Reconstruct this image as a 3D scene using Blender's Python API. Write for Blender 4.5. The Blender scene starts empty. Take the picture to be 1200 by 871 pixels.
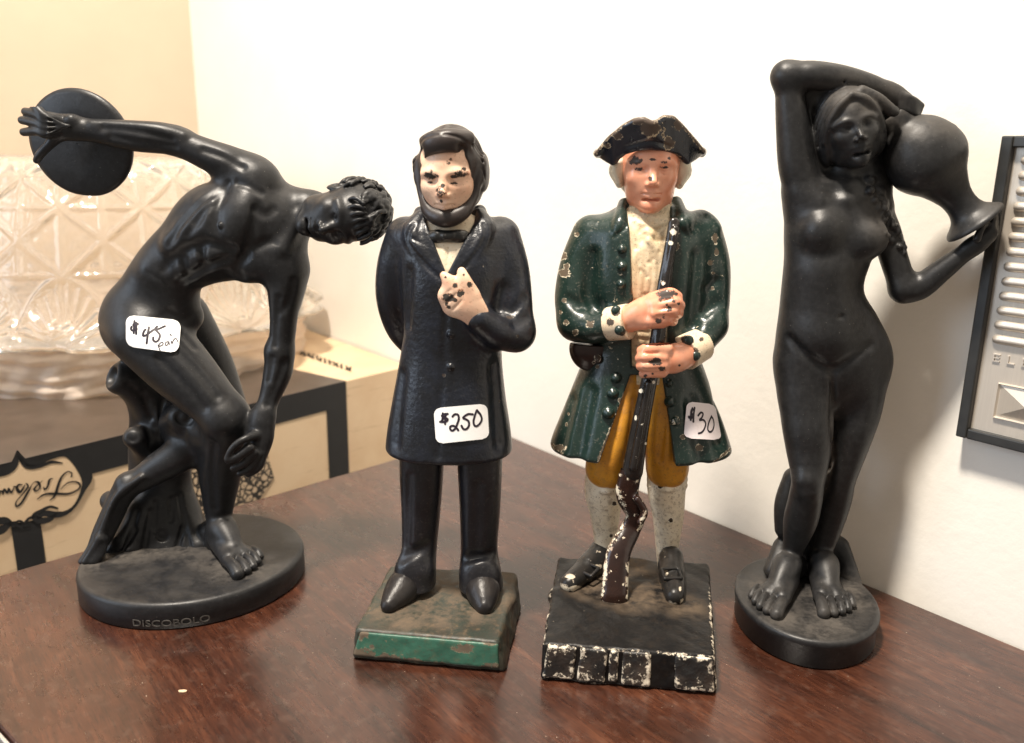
import bpy, bmesh, math, random
import numpy as np
from mathutils import Vector, Matrix

# ------------------------------------------------------------------ camera
FPX, TH, RO, HC = 980.0, math.radians(14.4), math.radians(-0.9), 210.0     # focal length (px of a 1200 wide photo), pitch, roll, height (mm)
CX, CY = 600.0, 435.5
sc = bpy.context.scene
fw = np.array([0, math.cos(TH), -math.sin(TH)]); up0 = np.array([0, math.sin(TH), math.cos(TH)]); rt0 = np.array([1.0, 0, 0])
rt = rt0*math.cos(RO) - up0*math.sin(RO); up = up0*math.cos(RO) + rt0*math.sin(RO)
CAM = np.array([0, 0, HC])
cd = bpy.data.cameras.new('camera'); cam = bpy.data.objects.new('camera', cd); sc.collection.objects.link(cam)
cd.sensor_width = 36.0; cd.lens = FPX/1200.0*36.0; cd.clip_start = 0.01; cd.clip_end = 50
cam.matrix_world = Matrix(((rt[0], up[0], -fw[0], 0), (rt[1], up[1], -fw[1], 0), (rt[2], up[2], -fw[2], HC/1000), (0, 0, 0, 1)))
cd.dof.use_dof = True; cd.dof.focus_distance = 0.375; cd.dof.aperture_fstop = 11.0
sc.camera = cam

# ------------------------------------------------------------------ light
w = bpy.data.worlds.new('World'); sc.world = w; w.use_nodes = True
bg = w.node_tree.nodes['Background']; bg.inputs[1].default_value = 1.0
_t = w.node_tree; _c = _t.nodes.new('ShaderNodeTexCoord'); _s = _t.nodes.new('ShaderNodeSeparateXYZ'); _r = _t.nodes.new('ShaderNodeMapRange'); _m = _t.nodes.new('ShaderNodeMix')   # a room: pale ceiling above, dimmer walls and floor
_t.links.new(_c.outputs['Generated'], _s.inputs[0]); _t.links.new(_s.outputs[2], _r.inputs[0]); _r.interpolation_type = 'SMOOTHSTEP'; _r.inputs[1].default_value = -0.1; _r.inputs[2].default_value = 0.8
_m.data_type = 'RGBA'; _m.inputs[6].default_value = (0.30, 0.265, 0.225, 1); _m.inputs[7].default_value = (0.52, 0.475, 0.415, 1)
_t.links.new(_r.outputs[0], _m.inputs[0]); _t.links.new(_m.outputs[2], bg.inputs[0])
def area(name, loc, target, size, energy, col, sy=None):
    l = bpy.data.lights.new(name, 'AREA'); l.energy = energy; l.color = col; l.size = size
    if sy: l.shape = 'RECTANGLE'; l.size_y = sy
    else: l.shape = 'DISK'
    o = bpy.data.objects.new(name, l); sc.collection.objects.link(o); o.location = loc
    o.rotation_euler = (Vector(target) - Vector(loc)).to_track_quat('-Z', 'Y').to_euler(); return o
area('ceiling_lamp', (-0.30, 0.02, 1.45), (0.02, 0.40, 0.1), 0.17, 51, (1.0, 0.90, 0.775))
area('window_daylight', (-1.35, -0.15, 0.55), (-0.05, 0.4, 0.1), 0.7, 9.0, (0.70, 0.83, 1.0), 0.9)
sc.view_settings.view_transform = 'Standard'; sc.view_settings.look = 'None'
sc.view_settings.exposure = 0.0; sc.view_settings.gamma = 1.0; sc.view_settings.use_curve_mapping = False

# ------------------------------------------------------------------ pixel -> place (mm)
def ray(u, v): return fw + rt*(u - CX)/FPX - up*(v - CY)/FPX
def gz(u, v, z=0.0):
    d = ray(u, v); return CAM + d*(z - HC)/d[2]
def gy(u, v, y):
    d = ray(u, v); return CAM + d*y/d[1]
def mmpx(p): return float((np.asarray(p) - CAM) @ fw)/FPX
def proj(p):
    q = np.asarray(p) - CAM; z = q @ fw
    return CX + FPX*(q @ rt)/z, CY - FPX*(q @ up)/z

# ------------------------------------------------------------------ implicit sculpting
class Segs(tuple): pass
class Field:
    def __init__(s, lo, hi, h):
        s.lo = np.array(lo, float); s.h = h
        s.n = np.ceil((np.array(hi) - s.lo)/h).astype(int) + 1
        s.F = np.full(s.n, 50.0, np.float32)
        s.ax = [(s.lo[i] + h*np.arange(s.n[i])).astype(np.float32) for i in range(3)]
    def sub(s, blo, bhi, pad):
        a = np.floor((np.array(blo) - pad - s.lo)/s.h).astype(int); b = np.ceil((np.array(bhi) + pad - s.lo)/s.h).astype(int) + 1
        a = np.clip(a, 0, s.n); b = np.clip(b, 0, s.n)
        if np.any(b <= a): return None
        sl = tuple(slice(a[i], b[i]) for i in range(3))
        return sl, s.ax[0][sl[0]][:, None, None], s.ax[1][sl[1]][None, :, None], s.ax[2][sl[2]][None, None, :]
    def op(s, prim, k=3.0, mode='add'):
        fn, blo, bhi = prim
        r = s.sub(blo, bhi, k + 3*s.h)
        if r is None: return s
        sl, X, Y, Z = r
        A = s.F[sl]
        if isinstance(prim, Segs):                            # many short pieces: each only near itself
            d = np.full(A.shape, 50.0, np.float32); a0 = [q.start for q in sl]
            for g in prim.segs:
                r2 = s.sub(g[1], g[2], k + 3*s.h)
                if r2 is None: continue
                l2 = tuple(slice(max(q.start, w_.start) - o, max(min(q.stop, w_.stop) - o, 0)) for q, w_, o in zip(r2[0], sl, a0))
                if any(q.stop <= q.start for q in l2): continue
                gx = [s.ax[i][l2[i].start + a0[i]:l2[i].stop + a0[i]] for i in range(3)]
                d[l2] = np.minimum(d[l2], g[0](gx[0][:, None, None], gx[1][None, :, None], gx[2][None, None, :]))
        else: d = fn(X, Y, Z)
        if mode == 'add':
            hh = np.maximum(k - np.abs(A - d), 0)/max(k, 1e-6); s.F[sl] = np.minimum(A, d) - hh*hh*k*0.25
        elif mode == 'sub':
            d = -d; hh = np.maximum(k - np.abs(A - d), 0)/max(k, 1e-6); s.F[sl] = np.maximum(A, d) + hh*hh*k*0.25
        return s
    def cut(s, prim, k=3.0): return s.op(prim, k, 'sub')
    def plane_min_z(s, z):     # keep only what lies above z
        s.F = np.maximum(s.F, (z - s.ax[2])[None, None, :])
    def sample(s, P):
        q = (np.asarray(P) - s.lo)/s.h; i = np.clip(np.floor(q).astype(int), 0, s.n - 2); t = q - i
        o = 0
        for c in range(8):
            b = np.array([c & 1, c >> 1 & 1, c >> 2 & 1]); wgt = np.prod(np.where(b, t, 1 - t), axis=-1)
            o = o + wgt*s.F[i[..., 0] + b[0], i[..., 1] + b[1], i[..., 2] + b[2]]
        return o
    def mesh(s):
        F = s.F; ins = F < 0; n = s.n
        c8 = [(a, b, c) for a in (0, 1) for b in (0, 1) for c in (0, 1)]
        def v(a, b, c, A): return A[a:n[0]-1+a, b:n[1]-1+b, c:n[2]-1+c]
        allin = np.ones(n-1, bool); anyin = np.zeros(n-1, bool)
        for c in c8: allin &= v(*c, ins); anyin |= v(*c, ins)
        I, J, K = np.nonzero(anyin & ~allin)
        vals = {c: F[I+c[0], J+c[1], K+c[2]] for c in c8}
        acc = np.zeros((len(I), 3)); cnt = np.zeros(len(I))
        for c in c8:
            for ax in range(3):
                if c[ax]: continue
                e = list(c); e[ax] = 1; e = tuple(e)
                a, b = vals[c], vals[e]; m = (a < 0) != (b < 0)
                t = np.where(m, a/np.where(m, a - b, 1), 0)
                p = np.zeros((len(I), 3)); p[:] = c; p[:, ax] = t
                acc += np.where(m[:, None], p, 0); cnt += m
        V = (np.stack([I, J, K], 1) + acc/cnt[:, None])*s.h + s.lo
        idx = np.full(n-1, -1, np.int32); idx[I, J, K] = np.arange(len(I))
        Q = []
        for ax in range(3):
            o = [(1, 2), (2, 0), (0, 1)][ax]
            sa = [slice(1, n[i]-1) for i in range(3)]; sa[ax] = slice(0, n[ax]-1); sb = list(sa); sb[ax] = slice(1, n[ax])
            A = ins[tuple(sa)]; B = ins[tuple(sb)]
            for flip, M in ((False, A & ~B), (True, ~A & B)):
                g = list(np.nonzero(M))
                for i in range(3):
                    if i != ax: g[i] = g[i] + 1
                def at(d1, d2):
                    q = [g[0], g[1], g[2]]; q[o[0]] = q[o[0]] - d1; q[o[1]] = q[o[1]] - d2; return idx[q[0], q[1], q[2]]
                q = np.stack([at(1, 1), at(0, 1), at(0, 0), at(1, 0)], 1)
                Q.append(q[:, ::-1] if flip else q)
        Q = np.concatenate(Q); E = np.concatenate([Q[:, [0, 1]], Q[:, [1, 2]], Q[:, [2, 3]], Q[:, [3, 0]]]); nv = len(V); deg = np.bincount(E[:, 0], minlength=nv) + np.bincount(E[:, 1], minlength=nv)
        for lam in (.5, -.52, .5, -.52):                      # take the voxel steps out, keep the volume
            A = np.stack([np.bincount(E[:, 0], V[E[:, 1], c], nv) + np.bincount(E[:, 1], V[E[:, 0], c], nv) for c in range(3)], 1)/np.maximum(deg, 1)[:, None]; V = V + lam*(A - V)
        return V, Q

def arr(p): return np.asarray(p, float)
def cap(a, b, ra, rb, sy=1.0):
    """tapered round limb; sy squashes it in depth"""
    a, b = arr(a), arr(b); S = np.array([1, 1/sy, 1]); A = a*S; B = b*S; d = B - A; L = max(d @ d, 1e-9)
    def fn(X, Y, Z):
        x, y, z = X - A[0], Y/sy - A[1], Z - A[2]
        t = np.clip((x*d[0] + y*d[1] + z*d[2])/L, 0, 1)
        q = np.sqrt((x - t*d[0])**2 + (y - t*d[1])**2 + (z - t*d[2])**2)
        return ((q - (ra + t*(rb - ra)))*min(1, sy)).astype(np.float32)
    r = max(ra, rb)*max(1, sy)
    return fn, np.minimum(a, b) - r, np.maximum(a, b) + r
def spline(P, n=6):
    P = arr(P); m = len(P); out = []
    for i in range(m - 1):
        p0, p1, p2, p3 = P[max(i-1, 0)], P[i], P[i+1], P[min(i+2, m-1)]
        for j in range(n):
            t = j/n; out.append(0.5*((2*p1) + (p2-p0)*t + (2*p0-5*p1+4*p2-p3)*t*t + (-p0+3*p1-3*p2+p3)*t**3))
    out.append(P[-1]); return np.array(out)
def chain(P, R, sy=1.0, n=4):
    n = n*3
    """tapered limb along a smooth path (one primitive)"""
    Q = spline(np.column_stack([arr(P), arr(R)]), n) if len(P) > 2 else np.column_stack([arr(P), arr(R)])
    Q[:, 3] = np.maximum(Q[:, 3], 0.05)
    pr = [cap(Q[i, :3], Q[i+1, :3], Q[i, 3], Q[i+1, 3], sy) for i in range(len(Q)-1)]
    def fn(X, Y, Z):
        o = None
        for p in pr:
            d = p[0](X, Y, Z); o = d if o is None else np.minimum(o, d)
        return o
    o = Segs((fn, np.min([p[1] for p in pr], 0), np.max([p[2] for p in pr], 0))); o.segs = pr; return o
def ell(c, r, ax=None):
    """ellipsoid; ax: rows are the three unit axes"""
    c = arr(c); r = arr(r); M = np.eye(3) if ax is None else arr(ax)
    def fn(X, Y, Z):
        x, y, z = X - c[0], Y - c[1], Z - c[2]
        q = [(x*M[i, 0] + y*M[i, 1] + z*M[i, 2]) for i in range(3)]
        k0 = np.sqrt((q[0]/r[0])**2 + (q[1]/r[1])**2 + (q[2]/r[2])**2); k1 = np.sqrt((q[0]/r[0]**2)**2 + (q[1]/r[1]**2)**2 + (q[2]/r[2]**2)**2)
        return (k0*(k0 - 1)/np.maximum(k1, 1e-6)).astype(np.float32)
    m = r.max() if ax is not None else r
    return fn, c - m, c + m
def box(c, r, ax=None, rnd=1.0):
    c = arr(c); r = arr(r) - rnd; M = np.eye(3) if ax is None else arr(ax)
    def fn(X, Y, Z):
        x, y, z = X - c[0], Y - c[1], Z - c[2]
        q = [np.abs(x*M[i, 0] + y*M[i, 1] + z*M[i, 2]) - r[i] for i in range(3)]
        o = np.sqrt(np.maximum(q[0], 0)**2 + np.maximum(q[1], 0)**2 + np.maximum(q[2], 0)**2)
        return (o + np.minimum(np.maximum(np.maximum(q[0], q[1]), q[2]), 0) - rnd).astype(np.float32)
    m = np.linalg.norm(r) + rnd
    return fn, c - m, c + m
def loft(S, n=2.0, rnd=0.0):
    """upright solid from level sections (x, y, z, half width, half depth)"""
    S = arr(S); S = S[np.argsort(S[:, 2])]; D = spline(S, 6); zz = D[:, 2]
    o = np.argsort(zz); D = D[o]; zz = zz[o]
    def fn(X, Y, Z):
        z = np.ravel(Z); g = [np.interp(z, zz, D[:, i])[None, None, :] for i in (0, 1, 3, 4)]
        x = (X - g[0]); y = (Y - g[1]); a = np.maximum(g[2], .05); b = np.maximum(g[3], .05)
        k0 = (np.abs(x/a)**n + np.abs(y/b)**n)**(1/n); L = np.sqrt(x*x + y*y)
        d = np.where(k0 > 1e-3, L*(1 - 1/np.maximum(k0, 1e-3)), -np.minimum(a, b))
        e = np.maximum(Z - zz[-1], zz[0] - Z)
        if rnd: 
            d2 = d + rnd; e2 = e + rnd
            return (np.minimum(np.maximum(d2, e2), 0) + np.sqrt(np.maximum(d2, 0)**2 + np.maximum(e2, 0)**2) - rnd).astype(np.float32)
        return np.maximum(d, e).astype(np.float32)
    m = np.maximum(S[:, 3], S[:, 4]).max()
    return fn, np.array([(S[:, 0]-m).min(), (S[:, 1]-m).min(), zz[0]]), np.array([(S[:, 0]+m).max(), (S[:, 1]+m).max(), zz[-1]])
def unit(a): a = arr(a); return a/np.linalg.norm(a)
def inter(p, q):
    return (lambda X, Y, Z: np.maximum(p[0](X, Y, Z), q[0](X, Y, Z))), p[1], p[2]
def hull(P8, rnd=1.0, wob=0.0):
    """convex block from 4 bottom + 4 top corners, softened, slightly uneven like a casting"""
    P = arr(P8); c = P.mean(0); pl = []
    for f in ((0, 1, 2, 3), (4, 5, 6, 7), (0, 1, 5, 4), (1, 2, 6, 5), (2, 3, 7, 6), (3, 0, 4, 7)):
        q = P[list(f)]; n = unit(np.cross(q[2]-q[0], q[3]-q[1])); m = q.mean(0)
        if (m - c) @ n < 0: n = -n
        pl.append((n, m @ n))
    def fn(X, Y, Z):
        acc = 0; mx = None
        for n, d in pl:
            q = X*n[0] + Y*n[1] + Z*n[2] - d + rnd; acc = acc + np.maximum(q, 0)**2; mx = q if mx is None else np.maximum(mx, q)
        o = np.where(mx > 0, np.sqrt(acc), mx) - rnd
        if wob: o = o + wob*(np.sin(X*.31 + 1.3*np.sin(Z*.4))*np.sin(Y*.27 + 2) + .6*np.sin(X*.83 + Y*.7)*np.sin(Z*.9))
        return o.astype(np.float32)
    return fn, P.min(0) - 2, P.max(0) + 2
def prismy(P, y0, y1, rnd=.8):
    """convex outline in the upright plane (list of points), from y0 to y1"""
    P = arr(P); c = P.mean(0); pl = []
    for i in range(len(P)):
        a, b = P[i], P[(i+1) % len(P)]; n = unit([b[2]-a[2], 0, -(b[0]-a[0])])
        if (a - c) @ n < 0: n = -n
        pl.append((n, a @ n))
    def fn(X, Y, Z):
        o = np.maximum(y0 - Y, Y - y1)
        for n, d in pl: o = np.maximum(o, X*n[0] + Z*n[2] - d)
        return o.astype(np.float32)
    lo, hi = P.min(0), P.max(0); lo[1] = y0; hi[1] = y1
    return fn, lo, hi
def many(ps):
    def fn(X, Y, Z):
        o = None
        for p in ps:
            d = p[0](X, Y, Z); o = d if o is None else np.minimum(o, d)
        return o
    o = Segs((fn, np.min([p[1] for p in ps], 0), np.max([p[2] for p in ps], 0))); o.segs = [q for p in ps for q in (p.segs if isinstance(p, Segs) else [p])]; return o
def grow(p, t): return (lambda X, Y, Z: p[0](X, Y, Z) - t), p[1] - t, p[2] + t
def shell(p, t):
    return (lambda X, Y, Z: np.abs(p[0](X, Y, Z)) - t), p[1] - t, p[2] + t

class Fig:
    """helper that places points of one figure: photo pixel + distance in front of the figure's own plane (mm)"""
    def __init__(s, y0): s.y0 = y0
    def p(s, u, v, wd=0.0): return gy(u, v, s.y0 - wd)
    def r(s, px, u=600, v=435, wd=0.0): return px*mmpx(s.p(u, v, wd))
    def pr(s, u, v, wd, rp): 
        q = s.p(u, v, wd); return list(q) + [rp*mmpx(q)]
    def limb(s, L, sy=1.0, n=4):          # list of (u, v, w, radius px)
        Q = np.array([s.pr(*a) for a in L]); return chain(Q[:, :3], Q[:, 3], sy, n)
    def ball(s, u, v, wd, rp, sq=(1, 1, 1), ax=None):
        q = s.p(u, v, wd); m = mmpx(q)*rp; return ell(q, (m*sq[0], m*sq[1], m*sq[2]), ax)
    def sw(s, F, u, v):                   # how far the sculpted surface stands in front of the plane at this pixel (mm)
        ys = np.arange(F.lo[1] + F.h, F.ax[1][-1] - F.h, F.h*.7); P = np.array([gy(u, v, y) for y in ys])
        ok = np.all((P > F.lo) & (P < F.lo + F.h*(F.n - 1)), 1); f = np.where(ok, F.sample(np.clip(P, F.lo, F.lo + F.h*(F.n - 1.001))), 9)
        i = int(np.argmax(f < 0))
        if f[i] >= 0: return 0.0
        a, b = f[max(i-1, 0)], f[i]; t = a/(a - b) if a > b and a < 8 else 0.5
        return s.y0 - (ys[max(i-1, 0)] + (ys[i] - ys[max(i-1, 0)])*t)
    def on(s, F, L, sy=1.0, n=4):         # limb lying on the surface: (u, v, offset mm, radius px)
        return s.limb([(u, v, s.sw(F, u, v) + o, r) for u, v, o, r in L], sy, n)
    def bon(s, F, u, v, o, rp, sq=(1, 1, 1)): return s.ball(u, v, s.sw(F, u, v) + o, rp, sq)
    def sec(s, L):                        # (v, uL, uR, w, half depth mm) -> loft sections
        o = []
        for v, a, b, wd, dh in L:
            q = s.p((a+b)/2, v, wd); o.append([q[0], q[1], q[2], (b-a)/2*mmpx(q), dh])
        return o

# ------------------------------------------------------------------ objects
COL = sc.collection
def link_mesh(name, V, Fc, mat, parent=None, org=(0, 0, 0), smooth=True, attrs=None):
    """V in mm, world; org = parent's base in mm"""
    me = bpy.data.meshes.new(name); V = (np.asarray(V, float) - np.asarray(org, float))/1000.0
    if isinstance(Fc, np.ndarray):
        nq, k = Fc.shape
        me.vertices.add(len(V)); me.vertices.foreach_set('co', V.ravel().astype(np.float32))
        me.loops.add(nq*k); me.loops.foreach_set('vertex_index', Fc.ravel().astype(np.int32))
        me.polygons.add(nq); me.polygons.foreach_set('loop_start', np.arange(0, nq*k, k, dtype=np.int32))
        me.update(calc_edges=True); me.validate()
    else:
        me.from_pydata([tuple(v) for v in V], [], [tuple(f) for f in Fc]); me.update()
    if attrs:
        for k, a in attrs.items():
            at = me.attributes.new(k, 'FLOAT', 'POINT'); at.data.foreach_set('value', np.asarray(a, np.float32))
    if smooth and len(me.polygons): me.polygons.foreach_set('use_smooth', np.ones(len(me.polygons), bool))
    if mat: me.materials.append(mat)
    o = bpy.data.objects.new(name, me); COL.objects.link(o)
    if parent: o.parent = parent
    elif np.any(np.asarray(org)): o.location = Vector(np.asarray(org)/1000.0)
    return o
def chips(V, L):
    """paint loss: list of (u, v, radius px, stretch along u)"""
    q = V - CAM; z = q @ fw; U = CX + FPX*(q @ rt)/z; W = CY - FPX*(q @ up)/z; o = np.zeros(len(V))
    for c in L:
        e = c[3] if len(c) > 3 else 1.0
        o = np.maximum(o, np.clip(1 - .6*np.hypot((U - c[0])/e, W - c[1])/c[2], 0, 1))
    return o
def tag(o, label, cat, group=None, kind=None):
    if label: o['label'] = label
    if cat: o['category'] = cat
    if group: o['group'] = group
    if kind: o['kind'] = kind
    return o
def thing(name, org, label, cat, group=None):
    o = bpy.data.objects.new(name, None); COL.objects.link(o); o.location = Vector(np.asarray(org)/1000.0); o.empty_display_size = 0.02
    return tag(o, label, cat, group)

# ------------------------------------------------------------------ materials
class NB:
    def __init__(s, name):
        s.m = bpy.data.materials.new(name); s.m.use_nodes = True; s.t = s.m.node_tree; s.b = s.t.nodes['Principled BSDF']
    def n(s, typ, **kw):
        o = s.t.nodes.new(typ)
        for k, v in kw.items():
            if k in o.inputs: s.set(o.inputs[k], v)
            else: setattr(o, k, v)
        return o
    def set(s, sock, v):
        if isinstance(v, bpy.types.NodeSocket): s.t.links.new(v, sock)
        elif isinstance(v, (tuple, list)) and len(v) == 3 and sock.type == 'RGBA': sock.default_value = (*v, 1)
        else: sock.default_value = v
    def math(s, op, a, b=0.0, clamp=False):
        o = s.t.nodes.new('ShaderNodeMath'); o.operation = op; o.use_clamp = clamp; s.set(o.inputs[0], a); s.set(o.inputs[1], b); return o.outputs[0]
    def mix(s, f, a, b, blend='MIX'):
        o = s.t.nodes.new('ShaderNodeMix'); o.data_type = 'RGBA'; o.blend_type = blend; s.set(o.inputs[0], f); s.set(o.inputs[6], a); s.set(o.inputs[7], b); return o.outputs[2]
    def co(s, rot=(0, 0, 0), scale=(1, 1, 1), loc=(0, 0, 0)):
        c = s.t.nodes.new('ShaderNodeTexCoord'); m = s.t.nodes.new('ShaderNodeMapping'); s.t.links.new(c.outputs['Object'], m.inputs[0])
        m.inputs['Rotation'].default_value = rot; m.inputs['Scale'].default_value = scale; m.inputs['Location'].default_value = loc; return m.outputs[0]
    def noise(s, scale, detail=3, rough=0.55, vec=None, dist=0.0):
        o = s.t.nodes.new('ShaderNodeTexNoise'); o.inputs['Scale'].default_value = scale; o.inputs['Detail'].default_value = detail
        o.inputs['Roughness'].default_value = rough; o.inputs['Distortion'].default_value = dist
        s.t.links.new(vec if vec is not None else s.co(), o.inputs['Vector']); return o.outputs['Fac']
    def step(s, x, lo, hi):
        o = s.t.nodes.new('ShaderNodeMapRange'); o.interpolation_type = 'SMOOTHSTEP'; s.set(o.inputs[0], x); o.inputs[1].default_value = lo; o.inputs[2].default_value = hi; return o.outputs[0]
    def attr(s, name):
        o = s.t.nodes.new('ShaderNodeAttribute'); o.attribute_name = name; return o.outputs['Fac']
    def normz(s):
        g = s.t.nodes.new('ShaderNodeNewGeometry'); x = s.t.nodes.new('ShaderNodeSeparateXYZ'); s.t.links.new(g.outputs['Normal'], x.inputs[0]); return x.outputs[2]
    def bump(s, h, strength=0.3, dist=0.0005):
        o = s.t.nodes.new('ShaderNodeBump'); o.inputs['Strength'].default_value = strength; o.inputs['Distance'].default_value = dist; s.set(o.inputs['Height'], h); s.t.links.new(o.outputs[0], s.b.inputs['Normal']); return o
    def done(s, col, rough=0.5, spec=0.5, coat=0.0, metal=0.0, coat_rough=0.1):
        s.set(s.b.inputs['Base Color'], col); s.set(s.b.inputs['Roughness'], rough); s.b.inputs['Specular IOR Level'].default_value = spec
        s.b.inputs['Coat Weight'].default_value = coat; s.b.inputs['Coat Roughness'].default_value = coat_rough; s.b.inputs['Metallic'].default_value = metal
        return s.m

def mat_statue(name, col=(0.0105, 0.0108, 0.0120), dusty=(0.078, 0.068, 0.058), amount=0.35, rough=0.42):
    b = NB(name); n1 = b.noise(90, 4); n2 = b.noise(420, 3)
    upf = b.step(b.normz(), 0.35, 1.0)
    d = b.math('MULTIPLY', b.math('MULTIPLY', upf, b.step(n1, 0.35, 0.7)), amount)
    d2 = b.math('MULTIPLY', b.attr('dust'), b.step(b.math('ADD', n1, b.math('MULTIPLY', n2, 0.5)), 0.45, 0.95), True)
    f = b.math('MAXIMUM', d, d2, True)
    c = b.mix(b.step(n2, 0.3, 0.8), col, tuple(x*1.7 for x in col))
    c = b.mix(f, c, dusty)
    sp = b.step(b.noise(1500, 1), 0.76, 0.79)
    c = b.mix(b.math('MULTIPLY', sp, 0.35), c, (0.3, 0.28, 0.25))
    r = b.math('ADD', b.math('ADD', rough - 0.10, b.math('MULTIPLY', n1, 0.18)), b.math('MULTIPLY', f, 0.4), True)
    b.bump(b.math('ADD', b.math('MULTIPLY', b.noise(900, 4, 0.7), .8), b.math('MULTIPLY', b.noise(160, 4), 1.6)), 0.22, 0.0004)
    return b.done(c, r, 0.36)
def mat_paint(name, col, col2=None, rough=0.35, bump=0.35, bscale=650, chips=0.0, cscale=150, core=(0.05, 0.035, 0.025), rim=(0.75, 0.70, 0.58),
              speck=0.0, speck_col=(0.06, 0.04, 0.03), coat=0.0, dust=0.0, dirt=0.0, wear=0.5, spec=0.5):
    """old enamel on cast iron: pebbly, speckled, chipped through to the iron where 'chip' is set, rims of pale undercoat"""
    b = NB(name); n1 = b.noise(110, 4); n2 = b.noise(bscale, 3, 0.6); n3 = b.noise(cscale, 4, 0.65)
    c = b.mix(b.step(n1, 0.3, 0.72), col, col2 or tuple(x*0.72 for x in col))
    if dirt: c = b.mix(b.math('MULTIPLY', b.step(b.noise(260, 5, 0.7), 0.48, 0.72), dirt), c, (0.16, 0.10, 0.055))
    if speck:
        c = b.mix(b.math('MULTIPLY', b.step(b.noise(950, 2, 0.6), 0.60, 0.66), speck), c, speck_col)
    s = b.math('MULTIPLY', b.attr('chip'), b.math('ADD', 1.0, b.math('MULTIPLY', b.math('SUBTRACT', b.math('ADD', b.math('MULTIPLY', b.noise(270, 3, 0.6), .45), b.math('ADD', b.math('MULTIPLY', b.noise(760, 3, 0.7), .32), b.math('MULTIPLY', b.noise(2000, 3, 0.7), .23))), 0.5), wear*7)))
    rimf = b.step(b.math('ADD', s, b.math('MULTIPLY', b.math('SUBTRACT', b.noise(520, 3, 0.7), 0.5), 0.9)), 0.40, 0.46); rimf = b.math('MULTIPLY', rimf, b.step(s, 0.2, 0.26)); coref = b.step(s, 0.44, 0.50)
    if chips:
        rimf = b.math('MAXIMUM', rimf, b.step(b.math('ADD', n3, b.math('MULTIPLY', b.math('SUBTRACT', b.noise(700, 3, 0.7), 0.5), 0.08)), 1 - chips - 0.015, 1 - chips - 0.005)); coref = b.math('MAXIMUM', coref, b.step(n3, 1 - chips + 0.005, 1 - chips + 0.012))
    c = b.mix(rimf, c, rim); c = b.mix(coref, c, core)
    fd = b.math('MULTIPLY', b.attr('dust'), b.step(b.math('ADD', n1, b.math('MULTIPLY', n2, 0.5)), 0.5, 0.95), True)
    if dust: fd = b.math('MAXIMUM', fd, b.math('MULTIPLY', b.math('MULTIPLY', b.step(b.normz(), 0.5, 1.0), b.step(n1, 0.3, 0.65)), dust))
    c = b.mix(fd, c, (0.115, 0.083, 0.055))
    r = b.math('ADD', b.math('ADD', rough - 0.08, b.math('MULTIPLY', n1, 0.16)), b.math('ADD', b.math('MULTIPLY', fd, 0.5), b.math('MULTIPLY', coref, 0.35)), True)
    h = b.math('SUBTRACT', b.math('ADD', n2, b.math('MULTIPLY', n1, 0.8)), b.math('MULTIPLY', coref, 0.8))
    b.bump(h, bump, 0.0005)
    return b.done(c, r, spec, coat)
def mat_plain(name, col, rough=0.5, nscale=200, var=0.12, bump=0.0, metal=0.0, spec=0.5):
    b = NB(name); n = b.noise(nscale, 4)
    c = b.mix(b.step(n, 0.25, 0.75), tuple(x*(1-var) for x in col), tuple(min(1, x*(1+var)) for x in col))
    if bump: b.bump(b.noise(nscale*3, 3), bump, 0.0004)
    return b.done(c, rough, spec, metal=metal)

M = {}
M['disc'] = mat_statue('black_composition', amount=0.22)
M['nymph'] = mat_statue('black_composition_dusty', (0.0125, 0.0125, 0.0130), amount=0.30, rough=0.42)
M['coat'] = mat_paint('black_enamel', (0.0062, 0.0072, 0.0100), (0.0100, 0.0130, 0.0215), 0.34, 0.62, 430, core=(0.03, 0.02, 0.015), rim=(0.2, 0.18, 0.15), speck=0.03, speck_col=(0.3, 0.28, 0.25), dust=0.06)
M['trouser'] = mat_paint('black_trouser_enamel', (0.010, 0.010, 0.012), (0.016, 0.016, 0.020), 0.34, 0.45, 420, speck=0.06, speck_col=(0.3, 0.28, 0.25))
M['shoe'] = mat_paint('dusty_shoe_enamel', (0.011, 0.010, 0.011), (0.022, 0.019, 0.018), 0.36, 0.5, 420, dust=0.05, spec=0.35)
M['hair'] = mat_paint('dark_hair_enamel', (0.020, 0.015, 0.014), (0.030, 0.022, 0.020), 0.40, 0.2, 380)
M['face'] = mat_paint('pale_flesh_enamel', (0.74, 0.44, 0.30), (0.78, 0.54, 0.39), 0.42, 0.2, 380, core=(0.035, 0.028, 0.022), rim=(0.40, 0.2, 0.12), speck=0.4, speck_col=(0.35, 0.19, 0.12), wear=0.8)
M['shirt'] = mat_paint('cream_enamel', (0.78, 0.68, 0.52), (0.70, 0.57, 0.41), 0.5, 0.3, 420, speck=0.45, speck_col=(0.28, 0.18, 0.10))
M['bow'] = mat_paint('black_bow_enamel', (0.012, 0.012, 0.012), None, 0.3, 0.3, 420, speck=0.15, speck_col=(0.35, 0.33, 0.3))
M['green_base'] = mat_paint('dusty_green_enamel', (0.018, 0.027, 0.020), (0.030, 0.025, 0.017), 0.5, 0.4, 420, speck=0.4, dirt=0.5)
M['green_band'] = mat_paint('green_enamel', (0.036, 0.118, 0.080), (0.024, 0.085, 0.058), 0.45, 0.3, 420, chips=0.30, cscale=70, core=(0.10, 0.075, 0.05), rim=(0.16, 0.15, 0.10), speck=0.35, dirt=0.25, wear=0.7)
M['gcoat'] = mat_paint('dark_green_enamel', (0.0078, 0.0205, 0.0175), (0.012, 0.029, 0.0235), 0.31, 0.42, 330, chips=0.285, cscale=150, core=(0.10, 0.075, 0.05), rim=(0.62, 0.55, 0.42), speck=0.14, speck_col=(0.4, 0.36, 0.3), coat=0.1)
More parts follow.
